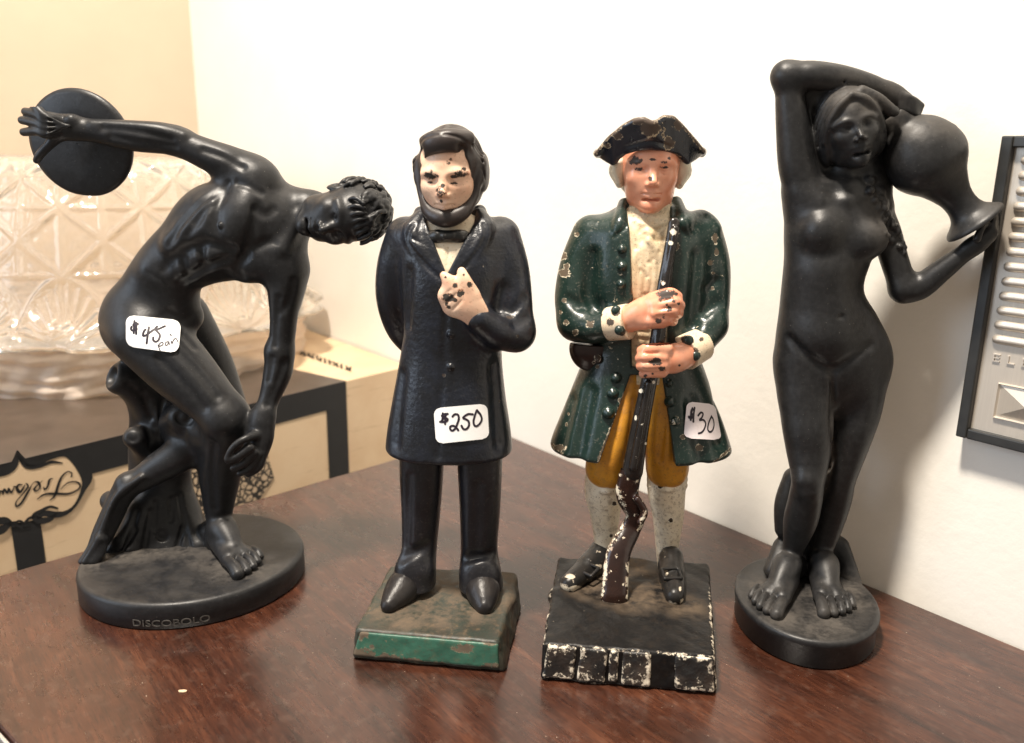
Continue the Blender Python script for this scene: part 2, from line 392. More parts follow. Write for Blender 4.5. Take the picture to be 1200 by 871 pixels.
M['hat'] = mat_paint('navy_hat_enamel', (0.007, 0.010, 0.018), (0.012, 0.015, 0.024), 0.28, 0.2, 330, chips=0.30, cscale=120, core=(0.075, 0.05, 0.035), rim=(0.5, 0.40, 0.27), coat=0.2)
M['sface'] = mat_paint('rosy_flesh_enamel', (0.78, 0.31, 0.185), (0.80, 0.39, 0.25), 0.30, 0.10, 300, core=(0.05, 0.035, 0.028), rim=(0.45, 0.17, 0.1), speck=0.12, speck_col=(0.3, 0.12, 0.08), coat=0.25, wear=0.7)
M['wig'] = mat_paint('white_wig_enamel', (0.82, 0.77, 0.63), (0.74, 0.66, 0.5), 0.5, 0.3, 420, speck=0.2)
M['ruffle'] = mat_paint('cream_ruffle_enamel', (0.74, 0.62, 0.43), (0.62, 0.46, 0.28), 0.5, 0.3, 420, speck=0.4, dirt=0.45)
M['cuff'] = mat_paint('cream_cuff_enamel', (0.74, 0.62, 0.46), (0.68, 0.54, 0.38), 0.42, 0.3, 420, chips=0.32, cscale=190, core=(0.06, 0.045, 0.035), rim=(0.5, 0.38, 0.25), speck=0.4)
M['pouch'] = mat_paint('brown_pouch_enamel', (0.030, 0.013, 0.011), (0.016, 0.011, 0.011), 0.3, 0.3, 380, chips=0.26, cscale=160)
M['breech'] = mat_paint('mustard_enamel', (0.60, 0.275, 0.025), (0.50, 0.21, 0.02), 0.36, 0.25, 380, speck=0.3, dirt=0.35, chips=0.25, cscale=140)
M['stock'] = mat_paint('cream_stocking_enamel', (0.84, 0.76, 0.61), (0.78, 0.67, 0.50), 0.5, 0.5, 420, speck=0.55, speck_col=(0.2, 0.11, 0.06), dirt=0.6)
M['barrel'] = mat_paint('black_gun_enamel', (0.010, 0.009, 0.009), (0.018, 0.014, 0.012), 0.26, 0.2, 380, chips=0.30, cscale=330, core=(0.75, 0.7, 0.58), rim=(0.4, 0.36, 0.3), coat=0.2)
M['gunwood'] = mat_paint('brown_gunstock_enamel', (0.024, 0.0095, 0.0062), (0.015, 0.0065, 0.005), 0.28, 0.3, 380, chips=0.345, cscale=330, core=(0.72, 0.66, 0.52), rim=(0.35, 0.25, 0.18), coat=0.2, wear=0.9)
M['buckle'] = mat_paint('chipped_black_shoe_enamel', (0.010, 0.010, 0.010), (0.018, 0.016, 0.015), 0.33, 0.5, 380, chips=0.33, cscale=260, core=(0.55, 0.48, 0.37), rim=(0.3, 0.25, 0.2), dust=0.03, spec=0.32)
M['black_base'] = mat_paint('worn_black_base_enamel', (0.0045, 0.0045, 0.0050), (0.0095, 0.0085, 0.0080), 0.42, 1.0, 200, chips=0.27, cscale=300, core=(0.62, 0.55, 0.44), rim=(0.3, 0.25, 0.2), dirt=0.05, wear=1.3, spec=0.22)
def mat_wornblock():
    b = NB('worn_white_flecked_black'); n = b.noise(330, 5, 0.75); n2 = b.noise(90, 3); e = b.attr('chip')
    k = b.math('ADD', b.math('MULTIPLY', b.math('SUBTRACT', n, 0.5), 1.6), b.math('ADD', e, b.math('MULTIPLY', b.math('SUBTRACT', n2, 0.5), 0.5)))
    c = b.mix(b.step(n2, 0.35, 0.65), (0.012, 0.012, 0.012), (0.04, 0.03, 0.024)); c = b.mix(b.step(k, 0.44, 0.52), c, (0.62, 0.55, 0.44))
    b.bump(b.math('ADD', n, b.noise(600, 3)), 0.6, 0.0006); return b.done(c, 0.42)
M['worn_block'] = mat_wornblock()
M['disc_letter'] = mat_plain('dusty_raised_letters', (0.06, 0.055, 0.05), 0.45, 400, 0.5)
M['sticker'] = mat_plain('sticker_paper', (0.86, 0.86, 0.86), 0.55, 60, 0.02)
M['sticker_pink'] = mat_plain('pinkish_sticker_paper', (0.84, 0.76, 0.77), 0.55, 60, 0.03)
M['ink'] = mat_plain('pen_ink', (0.016, 0.010, 0.020), 0.5)

def mat_wood(ang):
    b = NB('table_veneer')
    v = b.co(rot=(0, 0, -ang), scale=(1, 1, 1))
    def st(sx, sy): 
        m = b.t.nodes.new('ShaderNodeMapping'); b.t.links.new(v, m.inputs[0]); m.inputs['Scale'].default_value = (sx, sy, 1); return m.outputs[0]
    warp = b.noise(9, 3, 0.5, v)
    big = b.noise(1.0, 4, 0.55, st(5, 16), 1.2)
    mid = b.noise(1.0, 5, 0.65, st(16, 85), 0.9)
    fine = b.noise(1.0, 4, 0.7, st(60, 520), 0.6)
    pore = b.noise(1.0, 2, 0.5, st(130, 1500), 0.3)
    x = b.math('ADD', b.math('MULTIPLY', big, 0.36), b.math('ADD', b.math('MULTIPLY', mid, 0.38), b.math('MULTIPLY', fine, 0.30)))
    r = b.t.nodes.new('ShaderNodeValToRGB'); b.t.links.new(x, r.inputs[0]); e = r.color_ramp.elements
    e[0].position = 0.40; e[0].color = (0.0145, 0.0056, 0.0035, 1); e[1].position = 0.64; e[1].color = (0.096, 0.035, 0.0180, 1)
    for p, cc in ((0.47, (0.029, 0.0098, 0.0055)), (0.52, (0.043, 0.0145, 0.0080)), (0.58, (0.062, 0.0212, 0.0112))):
        q = e.new(p); q.color = (*cc, 1)
    c = b.mix(b.math('MULTIPLY', b.step(pore, 0.54, 0.66), 0.75), r.outputs[0], (0.022, 0.008, 0.006))
    c = b.mix(b.math('MULTIPLY', b.step(b.noise(170, 3, 0.6, v), 0.5, 0.75), 0.22), c, (0.13, 0.085, 0.065))       # dusty haze
    sp = b.step(b.noise(700, 1, 0.5, v), 0.79, 0.80); c = b.mix(sp, c, (0.45, 0.36, 0.28))                        # specks of lint
    rr = b.math('ADD', 0.13, b.math('ADD', b.math('MULTIPLY', b.noise(40, 4, 0.6, v), 0.22), b.math('MULTIPLY', fine, 0.08)))
    b.bump(b.math('ADD', b.math('MULTIPLY', fine, 0.7), b.math('MULTIPLY', pore, 0.5)), 0.10, 0.0004)
    return b.done(c, rr, 0.45, coat=0.4, coat_rough=0.16)
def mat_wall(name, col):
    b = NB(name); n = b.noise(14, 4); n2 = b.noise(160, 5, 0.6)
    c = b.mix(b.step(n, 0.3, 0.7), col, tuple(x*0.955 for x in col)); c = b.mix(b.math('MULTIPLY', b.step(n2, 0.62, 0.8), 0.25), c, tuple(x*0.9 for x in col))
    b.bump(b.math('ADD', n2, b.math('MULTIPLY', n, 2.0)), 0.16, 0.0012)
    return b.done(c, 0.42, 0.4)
def mat_carton():
    b = NB('cream_card'); n = b.noise(22, 5, 0.6); v = b.co(scale=(6, 6, 60)); n2 = b.noise(4, 4, 0.6, v)
    c = b.mix(b.step(n, 0.35, 0.72), (0.66, 0.50, 0.33), (0.60, 0.43, 0.27)); c = b.mix(b.math('MULTIPLY', b.step(n2, 0.6, 0.7), 0.5), c, (0.42, 0.29, 0.18))
    return b.done(c, 0.5)
def mat_filigree():
    b = NB('black_filigree_print'); v = b.t.nodes.new('ShaderNodeTexVoronoi'); v.feature = 'DISTANCE_TO_EDGE'; v.inputs['Scale'].default_value = 210; b.t.links.new(b.co(), v.inputs['Vector'])
    v2 = b.t.nodes.new('ShaderNodeTexVoronoi'); v2.feature = 'F1'; v2.inputs['Scale'].default_value = 420; b.t.links.new(b.co(), v2.inputs['Vector'])
    k = b.math('MAXIMUM', b.math('SUBTRACT', 1.0, b.step(v.outputs['Distance'], 0.10, 0.16)), b.math('SUBTRACT', 1.0, b.step(v2.outputs['Distance'], 0.25, 0.32)))
    return b.done(b.mix(k, (0.50, 0.38, 0.26), (0.02, 0.017, 0.015)), 0.5)
def mat_glass():
    b = NB('pressed_glass'); n = b.noise(60, 3)
    b.b.inputs['Transmission Weight'].default_value = 0.85; b.b.inputs['IOR'].default_value = 1.45
    return b.done((0.99, 0.935, 0.85), 0.05, 0.6)
def mat_metal():
    b = NB('brushed_silver'); n = b.noise(1.0, 3, 0.6, b.co(scale=(1400, 1400, 40)))
    b.bump(n, 0.08, 0.0003); return b.done(b.mix(n, (0.50, 0.45, 0.39), (0.62, 0.56, 0.48)), 0.36, 0.5, metal=0.45)
def mat_film():
    b = NB('clear_wrapping'); b.b.inputs['Transmission Weight'].default_value = 0.45; b.b.inputs['IOR'].default_value = 1.3; b.b.inputs['Alpha'].default_value = 0.75
    return b.done((0.88, 0.74, 0.62), 0.3, 0.6)
M['film'] = mat_film()
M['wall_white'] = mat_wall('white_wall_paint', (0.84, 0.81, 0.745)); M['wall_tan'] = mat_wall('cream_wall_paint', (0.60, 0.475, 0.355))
M['carton'] = mat_carton(); M['filigree'] = mat_filigree(); M['glass'] = mat_glass(); M['silver'] = mat_metal()
M['black_print'] = mat_plain('black_print', (0.008, 0.008, 0.009), 0.6, 80, 0.2); M['brown_print'] = mat_plain('brown_black_board', (0.050, 0.036, 0.028), 0.32, 60, 0.25)
M['black_plastic'] = mat_plain('black_plastic', (0.022, 0.022, 0.021), 0.4, 150, 0.2, 0.05)

# ------------------------------------------------------------------ the setting: table, two walls
TC, TR, TL = gz(581, 503), gz(1200, 759), gz(0, 674)
wdir = unit(TR - TC); wn = unit([wdir[1], -wdir[0], 0]); wn = wn if wn[1] < 0 else -wn          # wall normal, towards the camera
ldir = unit(TL - TC)
M['wood'] = mat_wood(math.atan2(wdir[1], wdir[0]))
def prism(name, poly, z0, z1, mat, parent=None, org=(0, 0, 0), bevel=0.0, smooth=False):
    n = len(poly); V = [[p[0], p[1], z0] for p in poly] + [[p[0], p[1], z1] for p in poly]
    Fc = [list(range(n))[::-1], list(range(n, 2*n))] + [[i, (i+1) % n, n+(i+1) % n, n+i] for i in range(n)]
    o = link_mesh(name, V, Fc, mat, parent, org, smooth)
    bm = bmesh.new(); bm.from_mesh(o.data); bmesh.ops.recalc_face_normals(bm, faces=bm.faces)
    if bevel: bmesh.ops.bevel(bm, geom=[e for e in bm.edges], offset=bevel/1000, segments=3, affect='EDGES', profile=0.5)
    bm.to_mesh(o.data); bm.free(); return o
# table top: its back right edge meets the wall, its left end shows at the lower left corner of the picture
E0, E1 = gz(-12, 838), gz(22, 875)
edir = unit(E1 - E0)
def isect(p, d, q, e):
    t = np.linalg.solve(np.array([[d[0], -e[0]], [d[1], -e[1]]]), (q - p)[:2])[0]; return p + d*t
cl = isect(TC, ldir, E0, edir); cr = TC + wdir*620; fl = isect(E0, edir, cr + ldir*470, ldir); fr = cr + ldir*0
g = 1.5
top = [TC + wn*g, cl, cl + edir*330, cr + wn*g]
prism('table_top', top, -26, 0, M['wood'], bevel=1.6)
tt = bpy.data.objects['table_top']; tag(tt, 'dark red-brown wood grained table top under the figurines', 'table', kind='structure')
trim = [cl - ldir*0 + unit(-wdir)*0 + ldir*.6, cl + ldir*2.2, cl + edir*329 + ldir*2.2, cl + edir*329 + ldir*.6]
to = prism('edge_trim', trim, -24, -1.2, mat_plain('steel_trim', (0.72, 0.74, 0.78), 0.25, 60, 0.05, 0, 0.9), tt, (0, 0, 0), .5)
def wall_pt(u, v):
    d = ray(u, v); c = wn @ TC; return CAM + d*(c - wn @ CAM)/(wn @ d)
WC = wall_pt(228, 90)                                   # the corner of the room
WCg = np.array([WC[0], WC[1], 0])
def slab(name, a, b, nrm, z0, z1, t, mat):
    poly = [a, b, b - nrm*t, a - nrm*t]; o = prism(name, poly, z0, z1, mat); return tag(o, None, None, kind='structure')
bdir = unit(np.array([-wdir[1], wdir[0], 0])); bdir = bdir if bdir[0] < 0 else -bdir
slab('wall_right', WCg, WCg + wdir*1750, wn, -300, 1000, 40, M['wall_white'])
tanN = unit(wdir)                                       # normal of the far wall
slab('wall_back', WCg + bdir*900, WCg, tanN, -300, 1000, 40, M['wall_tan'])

# ------------------------------------------------------------------ shared anatomy
class Head:
    """head frame: c centre, ex to the figure's left as seen from the front (viewer's right), ey forwards, ez up, hh = chin to crown (mm)"""
    def __init__(s, F, c, ex, ey, hh):
        s.F = F; s.c = arr(c); ey = unit(ey); ex = unit(arr(ex) - ey*(arr(ex) @ ey)); s.ax = np.array([ex, ey, unit(np.cross(ey, ex))])
        s.hh = hh
    def P(s, x, y, z): return s.c + (s.ax[0]*x + s.ax[1]*y + s.ax[2]*z)*s.hh
    def e(s, x, y, z, a, b, c, k=.05, cut=False): s.F.op(ell(s.P(x, y, z), np.array([a, b, c])*s.hh, s.ax), k*s.hh, 'sub' if cut else 'add')
    def l(s, L, k=.04, cut=False, n=4):
        s.F.op(chain([s.P(*q[:3]) for q in L], [q[3]*s.hh for q in L], 1.0, n), k*s.hh, 'sub' if cut else 'add')
    def skull(s, wd=1.0):
        s.e(0, -.06, .13, .335*wd, .42, .37, .02); s.e(0, .08, -.13, .275*wd, .30, .37, .12); s.e(0, .21, -.41, .11*wd, .12, .09, .10)
        for q in (-1, 1): s.e(q*.17*wd, .20, -.10, .10, .11, .10, .08); s.e(q*.19*min(wd, 1), .03, -.30, .07, .15, .12, .08)
    def face(s, brow=1.0, groove=1.0, eye=1.0, nose=1.0, lid=True, mouth=1.0):
        for q in (-1, 1):
            s.l([(q*.05, .335, .045, .03), (q*.15, .325, .075, .035), (q*.24, .24, .05, .03)], .06)
            s.e(q*.135, .395, -.005, .085, .075, .050, .05, True)
            s.e(q*.135, .275, -.005, .065*eye, .065, .042*eye, .012)
            if lid: s.l([(q*.065, .325, -.005, .010), (q*.135, .345, .033, .012), (q*.205, .285, .000, .010)], .012); s.l([(q*.07, .325, -.015, .008), (q*.135, .335, -.042, .009), (q*.20, .285, -.008, .008)], .012)
        s.l([(0, .325, .05, .030), (0, .375, -.05, .034*nose), (0, .435, -.135, .042*nose)], .05)
        for q in (-1, 1): s.e(q*.045, .375, -.165, .032, .045, .028, .025)
        s.l([(-.10, .30, -.268, .012), (-.04, .355, -.250, .022), (0, .365, -.258, .018), (.04, .355, -.250, .022), (.10, .30, -.268, .012)], .03)
        s.l([(-.08, .305, -.290, .012), (0, .355, -.305, .028), (.08, .305, -.290, .012)], .03)
        s.l([(-.105, .325, -.272, .007*groove), (0, .40 + .012*(1-groove), -.276, .010*groove), (.105, .325, -.272, .007*groove)], .014, True)
        s.e(0, .30, -.345, .10, .05, .022, .03, True); s.e(0, .275, -.42, .085, .075, .07, .05)
    def ears(s, z=-.05):
        for q in (-1, 1):
            s.e(q*.315, -.06, z, .03, .075, .115, .02); s.e(q*.345, -.04, z+.01, .02, .035, .06, .015, True)

def foot(F, ank, fwd, L, zs, side, rank, k=2.0, toe=1.0):
    """bare foot: ankle point, unit forward (level), length, sole height, side = direction of the little toe (+1 right of forward, -1 left)"""
    f = unit([fwd[0], fwd[1], 0]); s = np.array([f[1], -f[0], 0])*side; u = np.array([0, 0, 1.0])
    b = np.array([ank[0], ank[1], zs])
    heel = b - f*L*.17 + u*L*.11
    F.op(ell(heel, (L*.13, L*.13, L*.12)), k)
    F.op(chain([ank, b + f*L*.14 + u*L*.24, b + f*L*.40 + u*L*.13], [rank, L*.145, L*.085]), k)
    F.op(chain([heel, b + f*L*.2 + s*L*.05 + u*L*.08, b + f*L*.48 + s*L*.05 + u*L*.07], [L*.10, L*.095, L*.085]), k)
    F.op(chain([b + f*L*.15 - s*L*.05 + u*L*.12, b + f*L*.50 - s*L*.09 + u*L*.085], [L*.10, L*.085]), k)
    F.op(chain([b + f*L*.48 - s*L*.08 + u*L*.065, b + f*L*.44 + s*L*.12 + u*L*.055], [L*.075, L*.06]), k)
    for i in range(5):
        o = (-.125, -.030, .048, .118, .180)[i]*L; e0 = (.50, .52, .50, .47, .43)[i]; e1 = (.77, .76, .72, .66, .58)[i]; r = (.060, .040, .038, .036, .034)[i]*L*toe
        F.op(chain([b + f*L*e0 + s*o + u*L*.085, b + f*L*(e0*.4+e1*.6) + s*o*1.04 + u*L*.085, b + f*L*e1 + s*o*1.05 + u*L*.045], [r*.85, r*.9, r]), k*.12)

# ------------------------------------------------------------------ discus thrower
ZB = 13.0
fy = gz(262, 640, ZB)[1]
D = Fig(fy)
V_lo = np.array([D.p(15, 300)[0] - 4, fy - 48, 2.0]); V_hi = np.array([D.p(465, 250)[0] + 4, fy + 62, D.p(300, 140)[2] + 3])
F = Field(V_lo, V_hi, 0.5)
bF = []
# torso: pelvis, belly, rib cage, built over the spine line
F.op(D.ball(168, 372, -2, 43, (1, .95, 1)), 6)
F.op(D.limb([(172, 362, -2, 41), (196, 318, 2, 38), (232, 290, 4, 45), (266, 272, 6, 54)], .80, 6), 5)
F.op(D.limb([(255, 270, 6, 50), (288, 266, 7, 54), (304, 264, 4, 48)], .72), 6)
F.op(D.limb([(292, 218, 4, 30), (312, 262, 5, 35), (330, 304, 6, 28)], .85), 6)
# chest plates, abdominal muscle, rib margin: laid on the surface
F.op(D.on(F, [(297, 222, -5, 16), (287, 250, -5, 21), (270, 274, -5, 17)]), 6)
F.op(D.on(F, [(326, 298, -5, 16), (312, 306, -5, 20), (293, 314, -5, 16)]), 6)
for (u, v, rp) in [(246, 302, 13), (224, 314, 13), (240, 262, 12), (222, 272, 12), (207, 286, 12), (248, 246, 11)]:
    F.op(D.bon(F, u, v, -3.9, rp*1.15, (1, .8, .8)), 6)
for g_ in ([(263, 224, 3), (252, 248, 3.4), (255, 276, 3.6), (272, 293, 3)], [(287, 300, 3), (278, 314, 3.2), (282, 326, 2.6)], [(302, 240, 2.4), (294, 278, 3), (286, 300, 2.6)],
           [(272, 295, 2.6), (242, 286, 3.4), (206, 300, 3.4), (190, 318, 2.6)], [(235, 290, 2.4), (240, 316, 2.4)], [(213, 304, 2.4), (220, 326, 2.4)], [(266, 304, 2.2), (240, 314, 2.6), (210, 332, 2.4)],
           [(174, 318, 3), (196, 334, 3.6), (226, 350, 3)], [(232, 256, 1.8), (218, 276, 2)], [(243, 240, 1.8), (228, 260, 2)], [(268, 214, 2), (240, 232, 2.2), (214, 258, 2.2), (196, 288, 1.8)], [(322, 246, 1.8), (312, 252, 2), (300, 246, 1.6)], [(330, 292, 1.8), (318, 284, 2.2), (300, 290, 1.8)]):
    F.cut(D.on(F, [(u, v, .95, r) for u, v, r in g_]), 3.4)
F.op(D.on(F, [(182, 316, -5, 12), (198, 330, -4.6, 12), (216, 344, -4.6, 10)]), 7)
F.op(D.bon(F, 259, 264, -.2, 3.4), .8); F.cut(D.bon(F, 259, 264, .5, 1.4), .5)
# buttock and hips
F.op(D.ball(162, 384, -6, 40, (1, .9, 1)), 8)
F.op(D.limb([(203, 350, 2, 28), (218, 370, 0, 20)], .9), 5)
# thigh, knee, shin of the standing leg
F.op(D.limb([(172, 392, 6, 41), (205, 426, 10, 38), (240, 462, 14, 31), (264, 488, 17, 24)], .95, 6), 5)
F.op(D.limb([(266, 490, 17, 25), (264, 525, 12, 24), (260, 560, 5, 21), (257, 600, 1, 15), (256, 634, 0, 13)], 1.0, 6), 7)
F.op(D.ball(260, 494, 23, 15, (1, .8, 1.1)), 4); F.op(D.limb([(246, 530, 4, 14), (248, 560, 0, 13), (252, 590, -2, 10)]), 6)
F.op(D.on(F, [(200, 408, -4.6, 14), (246, 462, -4.6, 13)]), 5)
for g_ in ([(200, 404), (232, 436), (254, 464)], [(186, 420), (216, 452), (238, 478)], [(250, 520), (248, 560), (251, 596)]): F.cut(D.on(F, [(u, v, .7, 2.2) for u, v in g_]), 3)
F.cut(D.on(F, [(190, 372, .8, 2), (212, 388, .8, 2.4), (228, 406, .8, 2)]), 3)
# other leg: thigh behind, shin running back along the stump, foot on its toes
F.op(D.limb([(215, 372, -22, 30), (245, 430, -26, 28), (268, 486, -20, 23)], 1, 5), 5)
F.op(D.limb([(268, 500, -18, 20), (238, 512, -4, 20), (212, 532, 2, 21), (180, 552, 4, 17), (150, 572, 5, 12)], 1, 6), 5)
F.op(D.ball(242, 507, 6, 19), 8)
ft = [(142, 580, 7, 13), (132, 602, 9, 13), (121, 625, 12, 12), (111, 645, 15, 9)]
F.op(D.limb(ft, 1, 5), 4); F.op(D.ball(130, 587, 2, 12), 3); F.op(D.ball(148, 566, 8, 12), 4)
for i in range(5):
    du = (0, -7, 9, 4, -3)[i]; F.op(D.limb([(118+du*.5, 632, 14+i, 5), (110+du, 648, 17+i*.6, 4.6), (103+du, 658, 19+i*.5, 4.2)]), 1.0)
F.op(D.limb([(165, 560, 12, 3), (135, 585, 14, 3), (118, 628, 17, 3)]), 3)
# raised arm
F.op(D.limb([(302, 216, 2, 27), (290, 206, 4, 26), (268, 192, 8, 21), (240, 180, 9, 18), (208, 166, 9, 15.5)], 1, 6), 5)
F.op(D.ball(300, 208, 8, 23, (1, .9, .9)), 5)
F.op(D.limb([(212, 166, 9, 15.5), (190, 162, 10, 18), (152, 159, 11, 17.5), (115, 154, 12, 14), (84, 150, 13, 11.5)], .95, 6), 3)
F.op(D.on(F, [(215, 160, -2, 6), (180, 152, -2, 7), (110, 147, -2, 5)]), 2)
F.op(D.ball(84, 140, 16, 5), 3)
F.op(D.limb([(84, 150, 13, 11), (66, 148, 14, 15), (54, 146, 14, 15)], .6), 4)
for (y0, y1, y2, x2) in [(137, 127, 121, 38), (143, 134, 131, 30), (150, 144, 141, 26), (157, 153, 155, 28)]:
    F.op(D.limb([(68, 147*.3 + y0*.7, 17, 5.0), (54, y0, 19, 5.6), (44, y1+1, 18, 5.4), (x2, y2, 14, 4.8)]), .8)
    F.op(D.limb([(80, 148, 19, 1.2), (56, y0, 21.5, 1.5)]), 1)
F.op(D.limb([(72, 156, 14, 7), (60, 168, 15, 5.5), (48, 180, 15, 5), (43, 188, 14, 4.2)]), 2)
# hanging arm
F.op(D.limb([(330, 300, 8, 26), (335, 322, 10, 24), (333, 362, 11, 17), (331, 392, 11, 15), (328, 412, 11, 16)], 1, 6), 5)
F.op(D.limb([(327, 412, 11, 16), (326, 434, 12, 16.5), (316, 466, 15, 12), (307, 492, 19, 11)], 1, 6), 3)
F.op(D.limb([(344, 318, 6, 16), (341, 350, 6, 12)]), 4)
F.op(D.limb([(308, 490, 19, 13.5), (305, 510, 21, 16), (300, 528, 23, 15)], .75, 5), 4)
for i, (a, b_, c_) in enumerate([((307, 530), (303, 547), (291, 556)), ((302, 532), (294, 548), (281, 555)), ((297, 530), (286, 543), (273, 549)), ((292, 525), (280, 534), (267, 540))]):
    F.op(D.limb([(*a, 24+i*1.8, 6.5), (*b_, 26+i*1.8, 5), (*c_, 27.5+i*1.6, 3.8)]), .5)
F.op(D.limb([(306, 508, 22, 7), (291, 513, 29.5, 4.8), (279, 519, 32, 4.0), (271, 527, 32.5, 3.8), (266, 537, 32.5, 3.4)], 1, 5), 1.2)
for g_ in ([(284, 196), (262, 184), (238, 176)], [(306, 226), (292, 218), (278, 214)], [(200, 164), (160, 154), (120, 150)], [(204, 172), (170, 168), (130, 160)], [(344, 330), (340, 350), (330, 366)], [(326, 350), (323, 380), (322, 405)], [(334, 424), (326, 446), (314, 474)], [(318, 420), (314, 446)]): F.cut(D.on(F, [(u, v, .6, 1.8) for u, v in g_]), 2.6)
# neck and head
F.op(D.limb([(328, 262, 2, 31), (348, 254, 0, 23), (372, 249, 0, 21)], 1), 7)
F.op(D.limb([(308, 232, -6, 20), (335, 238, -3, 16), (360, 240, 4, 14)]), 8)
F.op(D.on(F, [(330, 292, -1, 4), (342, 272, -1, 4), (350, 256, -1, 4)]), 5)
hc = D.p(404, 251, 14)
hd = Head(F, hc, [0.07, -0.30, -0.95], [-0.10, -0.93, -0.30], D.r(101, 404, 251, 12))
hd.skull(.98); hd.face(1, 1, 1); hd.ears(-.04)
random.seed(4)
for i in range(210):                                             # short wavy locks
    a = random.uniform(-2.75, 2.75); e = random.uniform(-.25, 1.45)
    d = np.array([math.sin(a)*math.cos(e), math.cos(a)*math.cos(e), math.sin(e)])
    if d[1] > .30 and d[2] < .50: continue
    if d[1] > -.05 and d[2] < .05: continue
    c0 = np.array([0, -.06, .13]) + d*np.array([.345, .425, .375])
    t = np.array([random.uniform(-.4, .4), .75, -.5]); t = t - d*(t @ d); t = t/np.linalg.norm(t)*.075; s2 = np.cross(d, t)*random.uniform(-.7, .7)
    hd.l([(*(c0 - t), .014), (*(c0 + s2*.5 + d*.018), .030), (*(c0 + t + s2), .014)], .012, n=3)
for i in range(8):                                               # fringe
    x = -.26 + i*.074; hd.l([(x*.8, .30, .36, .02), (x*1.0, .335 - x*x*1.2, .27, .027), (x*1.05+.02, .345 - x*x*1.6, .19, .018)], .012, n=3)
# stump
F.op(D.limb([(194, 652, -11, 52), (192, 612, -15, 43), (188, 566, -19, 36), (188, 520, -20, 36), (190, 480, -20, 36), (180, 455, -20, 28)], .75, 5), 5)
F.op(D.limb([(185, 470, -18, 27), (156, 448, -8, 22), (142, 444, -4, 19)], 1), 7); F.cut(D.ball(127, 440, 0, 12), 3)
for (u0, v0, w0, u, v, wd, rp) in [(182, 530, -14, 158, 513, 0, 13), (205, 500, -14, 214, 489, 3, 18), (208, 600, -16, 232, 640, -4, 15), (178, 590, -12, 150, 636, 2, 17), (160, 620, -8, 128, 652, 6, 10)]:
    F.op(D.limb([(u0, v0, w0, rp*1.3), (u, v, wd, rp)]), 6)
for (u, v, rp) in [(156, 512, 8), (215, 489, 11), (190, 627, 8)]:
    F.cut(D.bon(F, u, v, .5, rp, (1, .5, 1)), 1.2); F.op(D.bon(F, u, v, -.5, rp*.55, (1, .6, 1)), .8)
for q in ([(172, 470), (176, 518)], [(190, 470), (186, 512)], [(182, 590), (180, 618)], [(160, 600), (150, 640)], [(210, 582), (215, 610), (222, 645)], [(176, 600), (168, 648)], [(168, 460), (182, 500)], [(202, 585), (200, 610)], [(150, 452), (166, 466), (176, 490)], [(158, 622), (140, 652)], [(214, 620), (205, 650)]):
    F.cut(D.on(F, [(u, v, .3, 2.4) for u, v in q]), 2)
foot(F, D.p(256, 634, 0), np.array([.66, -.75, 0]), 50, ZB, -1, D.r(13, 256, 634), 2.2, 1.05)
F.plane_min_z(ZB - 2.5)
# oval plinth
bc = (gz(90, 664, ZB) + gz(356, 636, ZB))/2; bx = gz(356, 636, ZB) - gz(90, 664, ZB); bl = np.linalg.norm(bx)/2; ang = math.atan2(bx[1], bx[0])
near, far = gz(248, 703, ZB), gz(214, 604, ZB); bw = abs((near - far) @ np.array([-math.sin(ang), math.cos(ang), 0]))/2
bc = bc + np.array([-math.sin(ang), math.cos(ang), 0])*(((near + far)/2 - bc) @ np.array([-math.sin(ang), math.cos(ang), 0]))
def oval_base(name, c, a, b, ang, prof, mat, parent, org, feet, n=160, dust_r=16.0, wob=0.0):
    V, Fc, du = [], [], []
    rings = [(0.0, prof[-1][1])] + [(0.3, prof[-1][1]), (.5, prof[-1][1]), (.65, prof[-1][1]), (.78, prof[-1][1]), (.86, prof[-1][1]), (.91, prof[-1][1])]
    full = [(1, r, z) for r, z in prof] + [(q, 0, z) for q, z in rings[::-1] if q > 0]
    for q, r, z in full:
        for i in range(n):
            t = 2*math.pi*i/n; o = 1 + wob*math.sin(3*t+1)
            x = (a + r)*q*math.cos(t)*o; y = (b + r)*q*math.sin(t)*o
            V.append([c[0] + x*math.cos(ang) - y*math.sin(ang), c[1] + x*math.sin(ang) + y*math.cos(ang), z])
    m = len(full)
    for j in range(m-1):
        for i in range(n): Fc.append([j*n+i, j*n+(i+1) % n, (j+1)*n+(i+1) % n, (j+1)*n+i])
    Fc.append([(m-1)*n+i for i in range(n)]); Fc.append([i for i in range(n)][::-1])
    V = np.array(V); dd = np.min([np.hypot(V[:, 0]-p[0], V[:, 1]-p[1]) for p in feet], 0); top = V[:, 2] > prof[-1][1] - .3
    return link_mesh(name, V, Fc, mat, parent, org, True, {'dust': np.clip(1.15 - dd/dust_r, 0, 1)*top})
org = np.array([bc[0], bc[1], 0.0])
bl1, bw1, an1 = bl, bw, ang
T1 = thing('discus_thrower_figurine', org, 'black figurine of a crouching discus thrower on an oval plinth', 'figurine')
feet = [gz(u, v, ZB) for u, v in [(255, 655), (275, 668), (300, 668), (245, 650), (130, 655), (150, 650), (180, 645), (210, 640), (235, 640), (105, 660)]]
oval_base('plinth', bc, bl, bw, ang, [(-1.0, 0), (0, .8), (0, ZB - 2.2), (-.5, ZB - .9), (-1.6, ZB - .1), (-2.4, ZB)], M['disc'], T1, org, feet)
V, Q = F.mesh(); link_mesh('body', V, Q, M['disc'], T1, org); FD = F
